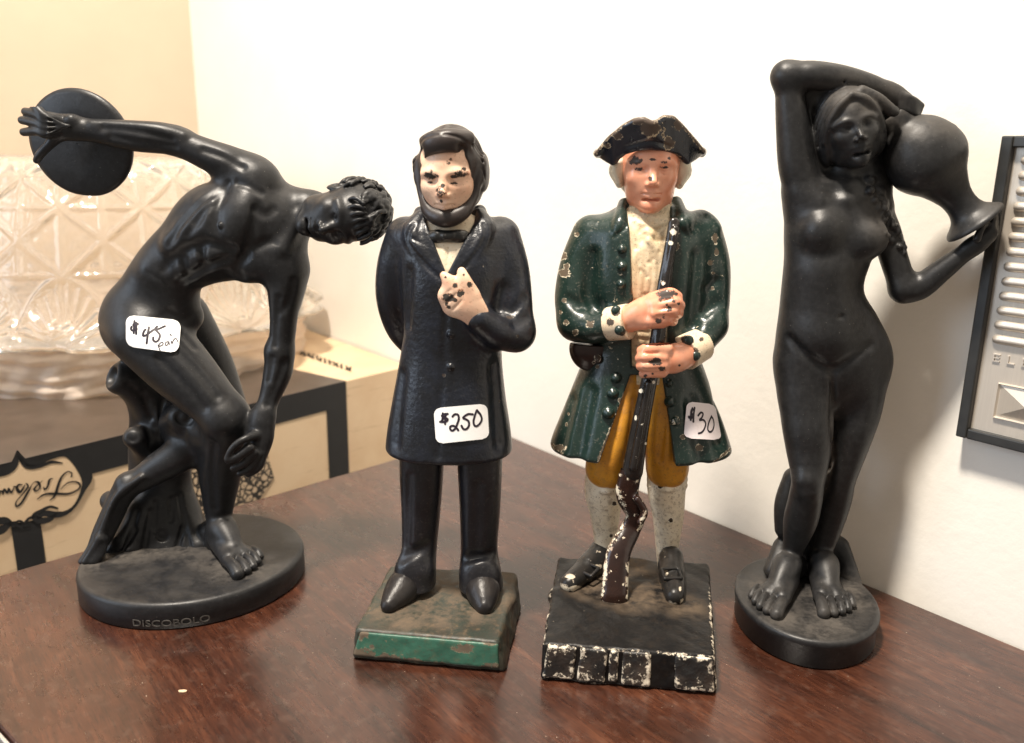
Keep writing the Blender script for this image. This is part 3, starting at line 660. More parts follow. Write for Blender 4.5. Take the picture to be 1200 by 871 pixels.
# the discus
dcn = D.p(95, 168, 2); dn = unit([-.16, -.97, -.10]); du_ = unit(np.cross([0, 0, 1], dn)); dv = np.cross(dn, du_); rd = D.r(66, 95, 168, 2); V, Fc = [], []
for (q, z) in [(0, -2.0), (.9, -2.0), (.985, -1.2), (1, 0), (.985, 1.2), (.9, 2.0), (0.5, 2.6), (0, 2.8)]:
    for i in range(96):
        t = 2*math.pi*i/96; ch = 1 - .012*max(0, math.cos(t + 1.62))**60; V.append(dcn + (du_*math.cos(t)*rd*1.0 + dv*math.sin(t)*rd*.935)*max(q, .01)*ch + dn*z)
for j in range(7):
    for i in range(96): Fc.append([j*96+i, j*96+(i+1) % 96, (j+1)*96+(i+1) % 96, (j+1)*96+i])
link_mesh('discus', V, Fc, M['disc'], T1, org)

# ------------------------------------------------------------------ bearded man in a black frock coat
HL = 14.0
L = Fig(gz(487, 690, HL)[1] + 2)
b4 = [gz(408, 773), gz(590, 788), gz(614, 716)]; b4.append(b4[0] + (b4[2] - b4[1]))
t4 = [gz(420, 737, HL), gz(587, 753, HL), gz(604, 669, HL), gz(454, 662, HL)]
org = np.mean(b4, 0); org[2] = 0
T2 = thing('frock_coat_man_figurine', org, 'painted iron figurine of a bearded man in black frock coat on green base', 'figurine')
F = Field(np.min(b4 + t4, 0) - 5, np.max(b4 + t4, 0) + 6, 0.7)
F.op(hull(b4 + t4, 1.6, .22), 0.1)
for (u, v, r) in [(505, 700, 26), (540, 700, 26), (475, 712, 22), (585, 700, 18)]:
    q = gz(u, v, HL - 3); F.op(ell(q, (r*.45, r*.5, 3.8)), 2)
V, Q = F.mesh()
feetp = [gz(u, v, HL) for u, v in [(470, 700), (455, 718), (500, 700), (520, 690), (535, 705), (520, 720), (560, 715), (585, 700), (500, 675), (545, 690), (480, 725), (590, 680)]]
dd = np.min([np.hypot(V[:, 0]-p[0], V[:, 1]-p[1]) for p in feetp], 0)
link_mesh('base', V, Q, M['green_base'], T2, org, attrs={'dust': np.clip(1.3 - dd/11, 0, 1)*(V[:, 2] > HL - 3)})
# bright green strip on the sloping front
nf = unit(np.cross(b4[1]-b4[0], t4[0]-b4[0])); nf = nf if nf[1] < 0 else -nf
def bil(a, b): 
    return (b4[0]*(1-a) + b4[1]*a)*(1-b) + (t4[0]*(1-a) + t4[1]*a)*b
F = Field(np.min([bil(0, .1), bil(1, .1)], 0) - 6, np.max([bil(0, 1), bil(1, 1)], 0) + 8, 0.6)
F.op(hull([bil(.02, .16) - nf*2, bil(.975, .16) - nf*2, bil(.975, .16) + nf*1.3, bil(.02, .16) + nf*1.3, bil(.02, .93) - nf*2, bil(.98, .93) - nf*2, bil(.98, .93) + nf*.7, bil(.02, .93) + nf*.7], .7, .12), .1)
V, Q = F.mesh(); rb = random.Random(3)
link_mesh('front_band', V, Q, M['green_band'], T2, org, attrs={'chip': chips(V, [(424, 742, 9), (422, 768, 10, 2), (455, 772, 6, 3), (512, 781, 5, 3), (575, 782, 6, 2), (545, 760, 5, 3), (436, 758, 3), (580, 752, 5, 3), (480, 775, 4, 4)])})
# trousers
lo = np.array([L.p(435, 500)[0], L.y0 - 46, HL - 3]); hi = np.array([L.p(640, 500)[0], L.y0 + 34, L.p(530, 505)[2]])
F = Field(lo, hi, 0.6)
F.op(loft(L.sec([(505, 468, 522, 0, 11), (560, 469, 519, 0, 11), (600, 471, 516, 0, 10.5), (640, 471, 512, 0, 10), (662, 466, 511, 2, 10), (684, 459, 511, 4, 11)]), 2.4), .1)
F.op(loft(L.sec([(505, 534, 590, 0, 11), (560, 537, 588, 0, 11), (600, 539, 586, 0, 10.5), (640, 540, 583, 0, 10), (662, 539, 586, 2, 10), (686, 538, 590, 4, 11)]), 2.4), .1)
F.op(L.ball(484, 668, 8, 20, (1, .6, 1)), 5); F.op(L.ball(563, 672, 8, 20, (1, .6, 1)), 5)
for g_ in ([(478, 560), (476, 640)], [(560, 570), (556, 650)], [(500, 640), (470, 655)], [(545, 655), (578, 650)]):
    F.cut(L.on(F, [(u, v, .8, 2.4) for u, v in g_]), 4)
V, Q = F.mesh(); link_mesh('trousers', V, Q, M['trouser'], T2, org)
# shoes
def shoe(F, hl, toe, r0, r1, z):
    a = gz(*hl, z); b = gz(*toe, z)
    F.op(chain([a + [0, 0, 5.2], a*.45 + b*.55 + [0, 0, 5.0], b + [0, 0, 3.0]], [r0, r0*.98, r1]), 3)
    F.op(chain([a + [0, 0, 10], a*.55 + b*.45 + [0, 0, 7.5]], [r0*.95, r0*.75]), 4)
F = Field(np.array([L.p(430, 700)[0], L.y0 - 48, HL - 3]), np.array([L.p(610, 700)[0], L.y0 + 16, HL + 20]), 0.55)
shoe(F, (487, 690), (456, 716), 7.4, 3.8, HL - .5); shoe(F, (563, 692), (568, 717), 7.6, 4.0, HL - .5); F.plane_min_z(HL - 2)
V, Q = F.mesh(); m = V[:, 0] < L.p(522, 700)[0]
for side in (m, ~m):
    ix = np.cumsum(side) - 1; q = Q[np.all(side[Q], 1)]; link_mesh('shoe', V[side], ix[q], M['shoe'], T2, org)
# coat
lo = np.array([L.p(430, 400)[0] - 2, L.y0 - 40, L.p(530, 548)[2] - 4]); hi = np.array([L.p(636, 350)[0] + 2, L.y0 + 36, L.p(530, 235)[2]])
F = Field(lo, hi, 0.52)
body = loft(L.sec([(246, 503, 553, -2, 9), (255, 488, 572, -1, 12), (268, 468, 592, 0, 14), (290, 466, 596, 1, 16), (330, 470, 594, 2, 17.5), (380, 474, 590, 2, 17), (415, 470, 588, 1, 17), (460, 462, 592, 1, 19), (500, 455, 598, 1, 21), (527, 452, 601, 1, 22)]), 2.3, 2.5)
F.op(body, .1)
F.op(L.limb([(476, 278, -2, 24), (464, 312, -4, 22), (462, 350, -8, 21), (472, 385, -14, 19), (492, 408, -20, 17)], 1, 5), 5)
F.op(L.limb([(586, 278, -1, 24), (598, 315, 2, 22), (603, 355, 6, 21), (604, 388, 9, 21)], 1, 5), 5)
F.op(L.limb([(604, 390, 9, 21), (584, 388, 16, 20), (562, 374, 21, 16)], 1, 5), 5)
F.cut(L.on(F, [(590, 340, 1, 2.6), (586, 362, 1, 3)]), 5); F.cut(L.on(F, [(478, 320, 1, 2), (476, 380, 1, 2.4)]), 5)
F.cut(L.on(F, [(615, 350, .6, 1.6), (600, 366, .6, 2)]), 4); F.cut(L.on(F, [(618, 372, .6, 1.6), (606, 380, .6, 2)]), 4)
# lapels and collar
for P_ in ([(494, 256), (485, 272), (491, 290), (507, 309), (519, 325)], [(561, 254), (567, 268), (562, 286), (547, 306), (532, 323)]):
    F.op(L.on(F, [(u, v, -3.2, r) for (u, v), r in zip(P_, (10, 13, 12, 9, 6))]), 1.2)
F.cut(L.on(F, [(484, 262, .3, 1.6), (477, 282, .3, 2), (494, 306, .3, 2), (520, 330, .3, 1.6)]), 1.6)
F.cut(L.on(F, [(566, 262, .3, 1.4), (570, 276, .3, 1.6), (556, 300, .3, 1.8), (536, 322, .3, 1.4)]), 1.6)
F.cut(L.on(F, [(480, 278, .3, 1.2), (492, 284, .3, 1.2)]), 1); F.op(L.limb([(493, 250, -4, 8), (489, 262, 2, 8)]), 2); F.op(L.limb([(562, 248, -4, 8), (566, 260, 2, 8)]), 2)
F.cut(L.on(F, [(524, 335, .4, 1.8), (521, 400, .4, 2.2), (516, 470, .4, 2.2), (513, 536, .4, 2)]), 2.5)
for v in (392, 430): F.op(L.bon(F, 528, v, -.3, 4), .8)
F.cut(L.on(F, [(470, 440, 1, 2), (462, 520, 1, 3)]), 5); F.cut(L.on(F, [(580, 430, 1, 2), (586, 520, 1, 3)]), 5)
Vp = [L.p(497, 232, 10), L.p(559, 232, 10), L.p(555, 262, 14), L.p(524, 321, 16), L.p(499, 262, 14)]
F.cut(prismy(Vp, L.y0 - 60, L.y0 - 4), 1.0)
V, Q = F.mesh(); link_mesh('frock_coat', V, Q, M['coat'], T2, org, attrs={'chip': chips(V, [(520, 440, 2.2), (597, 372, 2, 2.2), (607, 394, 2), (585, 470, 1.5), (514, 500, 1.5), (566, 312, 1.2)])}); FLc = F
# shirt
F = Field(np.array([L.p(490, 300)[0], L.y0 - 40, L.p(530, 330)[2]]), np.array([L.p(566, 300)[0], L.y0 + 10, L.p(530, 225)[2]]), 0.5)
Vq = [L.p(494, 230), L.p(562, 230), L.p(560, 264), L.p(524, 326), L.p(494, 264)]
F.op(inter(grow(body, -1.6), prismy(Vq, L.y0 - 60, L.y0 + 8)), .1); F.op(L.limb([(527, 280, -2, 27), (527, 258, 0, 25), (528, 235, 0, 24)], .9), 4)
F.cut(L.on(F, [(525, 290, .3, 1), (524, 312, .3, 1)]), 1)
V, Q = F.mesh(); link_mesh('shirt', V, Q, M['shirt'], T2, org)
FSh = F
F2 = Field(np.array([L.p(498, 300)[0], L.y0 - 40, L.p(530, 295)[2]]), np.array([L.p(554, 300)[0], L.y0 + 10, L.p(530, 255)[2]]), 0.4)
w0 = L.sw(FSh, 525, 276)
for q in (-1, 1): F2.op(L.limb([(525, 277, w0+1, 5.5), (525+q*11, 277, w0+.8, 8), (525+q*19, 277.5, w0-1.2, 7.5)], .8), .8)
F2.op(L.limb([(522, 277, w0+1.6, 6.5), (529, 277, w0+1.6, 6.5)]), .8)
V, Q = F2.mesh(); link_mesh('bow_tie', V, Q, M['bow'], T2, org)
# hand tucked at the lapel
w1 = L.sw(FLc, 540, 350)
F2 = Field(np.array([L.p(508, 350)[0], L.y0 - 46, L.p(530, 382)[2]]), np.array([L.p(574, 350)[0], L.y0 - 2, L.p(530, 300)[2]]), 0.42)
F2.op(L.limb([(560, 372, w1+3, 15), (548, 356, w1+4, 18), (536, 342, w1+4, 15)], .5), 3)
F2.op(L.limb([(530, 358, w1+3, 12), (524, 348, w1+3.5, 10)], .55), 3)
F2.op(L.limb([(536, 340, w1+4, 8), (527, 330, w1+4.5, 7), (520.5, 323, w1+4, 5)], .8), 2)
F2.op(L.limb([(552, 344, w1+4, 8), (546, 330, w1+5, 7), (541, 318, w1+4, 5)], .8), 2)
for (a, b_) in [((536, 344), (522, 356)), ((542, 352), (530, 364)), ((528, 340), (519, 348))]: F2.cut(L.on(F2, [(*a, .3, .9), (*b_, .3, .9)]), .8)
V, Q = F2.mesh(); link_mesh('hand', V, Q, M['face'], T2, org, attrs={'chip': chips(V, [(540, 344, 5), (524, 349, 5.5, 1.4), (551, 334, 3.5), (533, 335, 3), (522, 356, 3), (533, 352, 2.5), (526, 360, 2, 1.5), (543, 322, 1.8), (522, 325, 1.6)])})
# head
hc = L.p(527, 206, 5); hh = L.r(104, 527, 206, 5); lo = hc - hh*.72; hi = hc + hh*.72
def mkhead(F): return Head(F, hc, [1, -.13, 0.02], [-.13, -.98, -.10], hh)
F = Field(lo, hi, 0.42); hd = mkhead(F); hd.skull(1.02); hd.face(nose=1.15); F.op(L.limb([(528, 222, 2, 24), (528, 262, 0, 22)]), 3)
V, Q = F.mesh(); hdv = V
link_mesh('head', V, Q, M['face'], T2, org, attrs={'chip': chips(V, [(505, 206, 4.2, 2.1), (506, 201, 3), (540, 204, 4.2, 2.0), (543, 199, 3), (532, 207, 2, 2), (504, 214, 1.6, 3.2), (533, 215, 1.7, 3.4), (517, 225, 6), (519, 218, 2.5), (517, 236, 2.2), (525, 191, 3), (528, 187, 2), (536, 176, 1.8)])})
F = Field(lo - 2, hi + 2, 0.45); hd = mkhead(F)
hd.e(.01, -.09, .125, .37, .455, .43, .02); hd.e(.02, .34, .10, .27, .30, .24, .03, True); hd.e(0, .42, -.15, .27, .34, .36, .04, True)
hd.e(0, -.12, -.18, .345, .32, .27, .08); hd.e(0, .42, -.08, .275, .38, .34, .05, True)
hd.l([(-.22, .17, .38, .07), (-.10, .25, .385, .12), (.08, .25, .41, .12), (.25, .16, .42, .08)], .12)
hd.l([(-.34, .02, .15, .07), (-.325, .08, -.05, .055), (-.285, .13, -.22, .055), (-.18, .255, -.37, .085), (0, .315, -.425, .105), (.18, .255, -.37, .085), (.285, .13, -.22, .06), (.325, .08, -.05, .055), (.34, .02, .15, .07)], .06)
hd.e(-.275, .27, .265, .045, .16, .10, .04, True); hd.e(.215, .34, .30, .045, .13, .085, .04, True); hd.e(.375, -.10, .02, .06, .16, .2, .08); hd.e(-.36, -.10, .02, .05, .16, .2, .08)
for i in range(7): hd.l([(-.3+i*.02, .12-i*.08, .50-abs(i-3)*.01, .012), (0, .22-i*.09, .575, .014), (.3-i*.02, .05-i*.08, .50, .012)], .03, True)
for i in range(9):
    for q in (-1, 1): hd.l([(q*.04, .36-.07*i, .48+.012*i, .010), (q*.22, .30-.07*i, .42+.02*i, .014), (q*.37, .14-.06*i, .22, .014), (q*.40, .04-.05*i, -.02, .010)], .022, True)
V, Q = F.mesh(); link_mesh('hair_and_beard', V, Q, M['hair'], T2, org)

# ------------------------------------------------------------------ soldier in a tricorn hat with a musket
HS = 17.0
S = Fig(gz(787, 668, HS)[1] + 3)
b4 = [gz(631, 797), gz(841, 816), gz(834, 712)]; b4.append(gz(652, 704))
t4 = [gz(638, 754, HS), gz(838, 769, HS), gz(830, 658, HS), gz(652, 652, HS)]
org = np.mean(b4, 0); org[2] = 0
T3 = thing('musketeer_figurine', org, 'painted iron figurine of a soldier in green coat and tricorn hat holding a musket', 'figurine')
F = Field(np.min(b4 + t4, 0) - 5, np.max(b4 + t4, 0) + 8, 0.62)
F.op(hull(b4 + t4, 1.8, .28), 0.1)
for (u, v, r) in [(690, 675, 26), (735, 670, 30), (790, 690, 24), (715, 695, 24), (760, 700, 22), (655, 700, 10), (770, 720, 20)]:
    q = gz(u, v, HS - 3); F.op(ell(q, (r*.5, r*.45, 4.2)), 2.5)
V, Q = F.mesh()
feetp = [gz(u, v, HS) for u, v in [(690, 690), (720, 700), (740, 690), (770, 690), (760, 705), (740, 705), (800, 710), (715, 680), (750, 670), (740, 655)]]
dd = np.min([np.hypot(V[:, 0]-p[0], V[:, 1]-p[1]) for p in feetp], 0)
def edge_chip(V, segs, r):
    q = V - CAM; z = q @ fw; U = CX + FPX*(q @ rt)/z; W = CY - FPX*(q @ up)/z; P = np.stack([U, W], 1); o = np.full(len(V), 1e9)
    for a, b in segs:
        a = arr(a); b = arr(b); d = b - a; t = np.clip(((P - a) @ d)/(d @ d), 0, 1); o = np.minimum(o, np.linalg.norm(P - a - t[:, None]*d, axis=1))
    return np.clip(1 - .62*o/r, 0, 1)
link_mesh('base', V, Q, M['black_base'], T3, org, attrs={'dust': np.clip(1.2 - dd/12, 0, 1)*(V[:, 2] > HS - 3),
    'chip': .43*edge_chip(V, [((651, 656), (637, 750)), ((637, 755), (838, 770)), ((631, 797), (841, 815)), ((831, 690), (840, 812)), ((632, 765), (631, 797))], 3.0)})
nf = unit(np.cross(b4[1]-b4[0], t4[0]-b4[0])); nf = nf if nf[1] < 0 else -nf
def bil(a, b): return (b4[0]*(1-a) + b4[1]*a)*(1-b) + (t4[0]*(1-a) + t4[1]*a)*b
for (a0, a1, q0) in [(.02, .195, .10), (.215, .375, .10), (.39, .445, .12), (.465, .63, .10), (.765, .985, .10)]:     # raised worn blocks along the front
    P8 = [bil(a0, q0) - nf*2, bil(a1, q0) - nf*2, bil(a1, q0) + nf*.9, bil(a0, q0) + nf*.9, bil(a0, .95) - nf*2, bil(a1, .95) - nf*2, bil(a1, .95) + nf*.7, bil(a0, .95) + nf*.7]
    F = Field(np.min(P8, 0) - 2, np.max(P8, 0) + 2, 0.5); F.op(hull(P8, .9, .2), .1); V, Q = F.mesh()
    pc = [proj(bil(a, b)) for a, b in ((a0, q0), (a1, q0), (a1, .95), (a0, .95))]
    link_mesh('front_block', V, Q, M['worn_block'], T3, org, attrs={'chip': .27 + .20*edge_chip(V, [(pc[i], pc[(i+1) % 4]) for i in range(4)], 6.0)})
# stockings and breeches
lo = np.array([S.p(670, 500)[0], S.y0 - 40, HS - 3]); hi = np.array([S.p(830, 500)[0], S.y0 + 30, S.p(760, 535)[2]])
F = Field(lo, hi, 0.55)
F.op(S.limb([(712, 548, 5, 24), (707, 575, 5, 22), (709, 600, 4, 18), (709, 632, 2, 13), (708, 660, 1, 12)], 1, 5), .1)
F.op(S.limb([(782, 548, 5, 23), (781, 575, 5, 22), (783, 605, 4, 18), (782, 640, 2, 13.5), (784, 666, 1, 13)], 1, 5), .1)
for u, v in ((712, 558), (782, 556)):
    for k in (0, 6, 13): F.op(S.limb([(u-20, v+k, 6, 4), (u, v+k+5, 14.5, 3.4), (u+20, v+k, 6, 4)]), 1)
V, Q = F.mesh(); m = V[:, 0] < S.p(745, 600)[0]
for side in (m, ~m):
    ix = np.cumsum(side) - 1; q = Q[np.all(side[Q], 1)]; link_mesh('stocking', V[side], ix[q], M['stock'], T3, org, attrs={'chip': chips(V[side], [(786, 610, 3), (774, 570, 3), (720, 590, 3), (716, 628, 2)])})
F = Field(np.array([S.p(680, 480)[0], S.y0 - 40, S.p(745, 572)[2]]), np.array([S.p(830, 480)[0], S.y0 + 30, S.p(745, 400)[2]]), 0.6)
F.op(S.limb([(742, 420, 5, 26), (730, 470, 9, 27), (718, 515, 10, 27), (712, 548, 8, 26)], 1, 5), 2); F.op(S.limb([(772, 420, 5, 26), (778, 470, 9, 27), (782, 515, 10, 27), (782, 548, 8, 25)], 1, 5), 2)
for g_ in ([(732, 460), (712, 540)], [(745, 470), (735, 540)], [(780, 480), (772, 540)], [(790, 490), (790, 545)]): F.cut(S.on(F, [(u, v, .8, 2) for u, v in g_]), 3)
V, Q = F.mesh(); link_mesh('breeches', V, Q, M['breech'], T3, org)
# shoes with square buckles
F = Field(np.array([S.p(640, 690)[0], S.y0 - 52, HS - 2]), np.array([S.p(825, 690)[0], S.y0 + 20, HS + 18]), 0.52)
def shoe2(F, hl, toe, r0, r1):
    a = gz(*hl, HS - .5); b = gz(*toe, HS - .5)
    F.op(chain([a + [0, 0, 4.5], a*.5 + b*.5 + [0, 0, 4.6], b + [0, 0, 3.2]], [r0, r0*.95, r1]), 3); F.op(chain([a + [0, 0, 10], a*.62 + b*.38 + [0, 0, 7]], [r0*.95, r0*.8]), 3)
shoe2(F, (703, 668), (667, 691), 5.8, 4.3); shoe2(F, (785, 676), (790, 705), 6.0, 4.4); F.plane_min_z(HS - 1.5)
bk = []
for (u, v, ax_) in [(690, 668, (-.7, -.7)), (787, 673, (.1, -1))]:
    wv = S.sw(F, u, v); c = S.p(u, v, wv + .1); f_ = unit([ax_[0], ax_[1], -.35]); r_ = unit(np.cross(f_, [0, 0, 1])); bk.append((c, np.array([r_, f_, np.cross(r_, f_)])))
V, Q = F.mesh(); m = V[:, 0] < S.p(745, 690)[0]
for side in (m, ~m):
    ix = np.cumsum(side) - 1; q = Q[np.all(side[Q], 1)]; o = link_mesh('shoe', V[side], ix[q], M['buckle'], T3, org, attrs={'chip': chips(V[side], [(660, 692, 8), (675, 690, 4, 2), (800, 706, 5, .6), (788, 712, 7), (774, 692, 4, .5), (668, 676, 3, 2), (797, 690, 3, .5), (700, 664, 3, 2)])})
    c, ax_ = bk[0 if side is m else 1]
    F = Field(c - 8, c + 8, .4); F.op(box(c, (4.6, 3.6, 1.1), ax_, .7), .1); F.cut(box(c + ax_[2]*.4, (3.2, 2.3, 3), ax_, .4), .5)
    Vb, Qb = F.mesh(); bo = link_mesh('buckle', Vb, Qb, M['buckle'], o, org)
# musket: its butt stands on the base
wb = S.y0 - gz(721, 703, HS)[1]
gun = [(790, 262, 16, 7), (784, 300, 19, 7.5), (777, 345, 22, 8.5), (771, 395, 24, 9), (761, 445, 24, 9.5), (750, 500, 23.5, 11), (741, 553, 23, 12.5)]
stk = [(742.5, 543, 23, 12.8), (735, 578, 22, 13.5), (745, 603, 21, 11.5), (738, 622, 20.5, 12.5), (724, 652, (wb+20)/2, 14.5), (720, 700, wb, 16)]
lo = np.array([S.p(690, 500)[0], S.y0 - 50, HS - 2]); hi = np.array([S.p(812, 300)[0], S.y0 + 10, S.p(790, 250)[2]])
F = Field(lo, hi, 0.55); F.op(S.limb(gun, .62, 6), .1); F.op(S.limb([(791, 268, 19, 4), (764, 440, 27.5, 4.5)], 1), .8); F.op(S.limb([(760, 450, 27, 4), (742, 548, 27, 5)], 1), .8)
V, Q = F.mesh(); mk = link_mesh('musket_barrel', V, Q, M['barrel'], T3, org, attrs={'chip': chips(V, [(789, 272, 4), (786, 285, 3), (751, 458, 2.5), (745, 490, 3, .5), (777, 332, 2.5), (757, 520, 1.6), (766, 448, 2)])}); FG = F
F = Field(lo, np.array([hi[0], hi[1], S.p(740, 530)[2]]), 0.55); F.op(S.limb(stk, .55, 6), .1); F.plane_min_z(HS - 1.5)
F.op(S.limb([(747, 585, 26, 4), (755, 600, 26, 4.5), (750, 612, 26, 4)]), 2)
V, Q = F.mesh(); link_mesh('musket_stock', V, Q, M['gunwood'], T3, org, attrs={'chip': .54*edge_chip(V, [((722, 570), (735, 603)), ((735, 605), (711, 650)), ((711, 650), (706, 698)), ((757, 600), (748, 622)), ((736, 660), (736, 700))], 4.5)})
# waistcoat and ruffled shirt front
lo = np.array([S.p(700, 330)[0], S.y0 - 34, S.p(760, 470)[2]]); hi = np.array([S.p(825, 330)[0], S.y0 + 20, S.p(760, 222)[2]])
body = loft(S.sec([(238, 732, 794, -2, 9), (250, 712, 812, -1, 12), (262, 694, 826, 0, 14), (285, 688, 832, 1, 16), (330, 688, 830, 2, 17.5), (380, 692, 822, 2, 16.5), (408, 690, 818, 1, 16.5), (440, 677, 828, 1, 18.5), (480, 661, 842, 1, 21.5), (512, 648, 853, 1, 24), (526, 644, 857, 1, 25)]), 2.25, 2.2)
F = Field(lo, hi, 0.48)
F.op(inter(grow(body, -2.2), prismy([S.p(728, 225), S.p(800, 225), S.p(796, 440), S.p(728, 440)], S.y0 - 60, S.y0 + 16)), .1)
F.op(S.limb([(762, 262, -1, 27), (762, 240, 2, 25), (763, 225, 2, 24)], .9), 3)
for k, v in enumerate((243, 249, 256, 263)): F.op(S.on(F, [(744, v-3, -.8, 3.4), (753, v+1, -.5, 3.8), (762, v+2, -.4, 4), (772, v+1, -.5, 3.8), (781, v-3, -.8, 3.4)]), 1)
F.op(S.bon(F, 760, 275, -.6, 8, (1, .8, 1)), 1.2)
random.seed(8)
for k in range(5):
    u = 745 + k*7; F.op(S.on(F, [(760, 282, -.8, 3), (u, 300, -.4, 4), (u - 2 + k, 330, -.6, 3.6), (u-4, 352, -1, 2.5)]), 1.2)
for k in range(40):
    u, v = random.uniform(742, 778), random.uniform(245, 420); F.cut(S.bon(F, u, v, .4, random.uniform(1.2, 2.4)), 1)
for v in range(360, 425, 9): F.cut(S.on(F, [(742, v, .3, 1.3), (760, v+3, .3, 1.3)]), 1)
V, Q = F.mesh(); link_mesh('ruffled_shirt', V, Q, M['ruffle'], T3, org)
# coat
lo = np.array([S.p(636, 400)[0] - 2, S.y0 - 40, S.p(750, 572)[2] - 3]); hi = np.array([S.p(866, 350)[0] + 2, S.y0 + 36, S.p(760, 225)[2]])
F = Field(lo, hi, 0.52)
F.op(body, .1)
F.op(S.limb([(694, 276, -2, 24), (679, 312, -1, 23), (672, 350, 3, 22), (675, 378, 7, 20)], 1, 5), 5); F.op(S.limb([(675, 378, 7, 20), (694, 384, 13, 19), (716, 380, 17, 17)], 1, 5), 4)
F.op(S.limb([(822, 274, -2, 24), (833, 310, 0, 22), (836, 350, 3, 19), (832, 380, 8, 19)], 1, 5), 5); F.op(S.limb([(832, 382, 8, 19), (820, 400, 14, 18), (806, 414, 18, 16)], 1, 5), 4)
F.cut(S.on(F, [(694, 300, 1, 2.4), (690, 345, 1, 2.8), (700, 362, 1, 2.4)]), 5); F.cut(S.on(F, [(818, 300, 1, 2.4), (814, 350, 1, 3), (812, 380, 1, 2.6)]), 5)
F.cut(S.on(F, [(665, 350, .6, 1.6), (680, 358, .6, 2)]), 4); F.cut(S.on(F, [(842, 355, .6, 1.6), (828, 365, .6, 2)]), 4); F.cut(S.on(F, [(840, 330, .6, 1.6), (828, 338, .6, 2)]), 4)
for g_ in ([(668, 470), (656, 520)], [(690, 460), (676, 535)], [(812, 470), (824, 540)], [(835, 460), (846, 515)]): F.cut(S.on(F, [(u, v, 1.2, 3) for u, v in g_]), 6)
for P_ in ([(732, 240), (727, 262), (722, 276)], [(792, 238), (799, 260), (806, 276)]): F.op(S.on(F, [(u, v, -2.4, r) for (u, v), r in zip(P_, (8, 10, 6))]), 1)
F.cut(S.on(F, [(720, 278, .2, 1.4), (731, 268, .2, 1.4), (737, 258, .2, 1.2)]), 1)
F.op(S.on(F, [(800, 262, -1, 7), (822, 252, -1, 6), (838, 268, -3, 5)]), 3)
F.cut(prismy([S.p(737, 222, 14), S.p(789, 222, 14), S.p(780, 430, 17), S.p(741, 430, 17)], S.y0 - 70, S.y0 - 4), 1)
F.cut(prismy([S.p(739, 440, 18), S.p(776, 440, 18), S.p(797, 590, 23), S.p(684, 590, 23)], S.y0 - 70, S.y0 - 2), 1)
F.op(S.on(F, [(739, 300, -1, 3), (739, 350, -1, 3)]), 1)
F.cut(S.ball(745, 560, -2, 80, (1.0, .32, .6)), 3)
V, Q = F.mesh()
cc = [(660, 300, 6), (672, 262, 4), (676, 275, 4), (662, 320, 7, 1.3), (664, 312, 5), (661, 352, 4), (664, 378, 5), (692, 380, 7), (674, 390, 5), (657, 366, 3), (838, 280, 8, .6), (840, 295, 6, .6), (833, 308, 5), (836, 320, 3), (835, 338, 3), (800, 512, 4), (820, 525, 6), (791, 492, 6), (666, 485, 3, .6), (664, 498, 4, .5), (700, 430, 3), (727, 470, 4), (655, 525, 5, 2), (790, 275, 8), (792, 289, 6)]
link_mesh('coat', V, Q, M['gcoat'], T3, org, attrs={'chip': np.maximum(chips(V, [(c[0], c[1], c[2]*.78, *c[3:]) for c in cc]), .60*edge_chip(V, [((644, 518), (665, 538)), ((665, 538), (697, 549)), ((697, 549), (735, 455)), ((790, 556), (830, 549)), ((830, 549), (856, 526)), ((778, 480), (790, 556))], 2.6))}); FSc = F
# buttons
for (u, v, r) in [(729, 292, 6), (729, 312, 6.5), (728, 333, 6), (722, 443, 7), (718, 461, 7.5), (713, 484, 8), (784, 449, 5.5), (785, 471, 7), (791, 494, 6)]:
    c = S.p(u, v, S.sw(FSc, u, v)); rr = S.r(r, u, v, 18); F = Field(c - rr*1.5, c + rr*1.5, .38)
    F.op(ell(c, (rr, rr*.75, rr)), .1); F.op(ell(c - [0, rr*.55, 0], (rr*.55, rr*.4, rr*.55)), .5); V, Q = F.mesh(); link_mesh('button', V, Q, M['gcoat'], T3, org, attrs={'chip': np.full(len(V), .34 if r == 6 and v > 490 else .15)})
# cuffs, hands
def cuff(a, b, r, btn):
    F = Field(np.min([S.p(*a), S.p(*b)], 0) - 14, np.max([S.p(*a), S.p(*b)], 0) + 14, .45); A, B = S.p(*a), S.p(*b); d = unit(B - A)
    pr = cap(A - d*6, B + d*6, S.r(r[0], *a), S.r(r[1], *b))
    def fn(X, Y, Z):
        t = X*d[0] + Y*d[1] + Z*d[2]; return np.maximum(pr[0](X, Y, Z), np.maximum(A @ d - t, t - B @ d)).astype(np.float32)
    F.op((fn, pr[1], pr[2]), .1)
    V, Q = F.mesh(); o = link_mesh('cuff', V, Q, M['cuff'], T3, org, attrs={'chip': chips(V, [(722, 366, 6), (715, 378, 5), (741, 372, 6, .6), (729, 389, 5), (734, 364, 3), (806, 420, 6), (815, 412, 5), (804, 398, 6), (798, 428, 4), (822, 398, 3)])})
    for (u, v) in btn:
        c = S.p(u, v, S.sw(F, u, v)); f2 = Field(c - 5, c + 5, .38); f2.op(ell(c, (2.2, 1.8, 2.2)), .1); V, Q = f2.mesh(); link_mesh('cuff_button', V, Q, M['gcoat'], o, org)
cuff((713, 380, 17), (737, 377, 22), (19, 22), [(722, 364), (726, 387)]); cuff((822, 403, 14), (802, 414, 20), (19, 22), [(807, 399), (815, 417)])
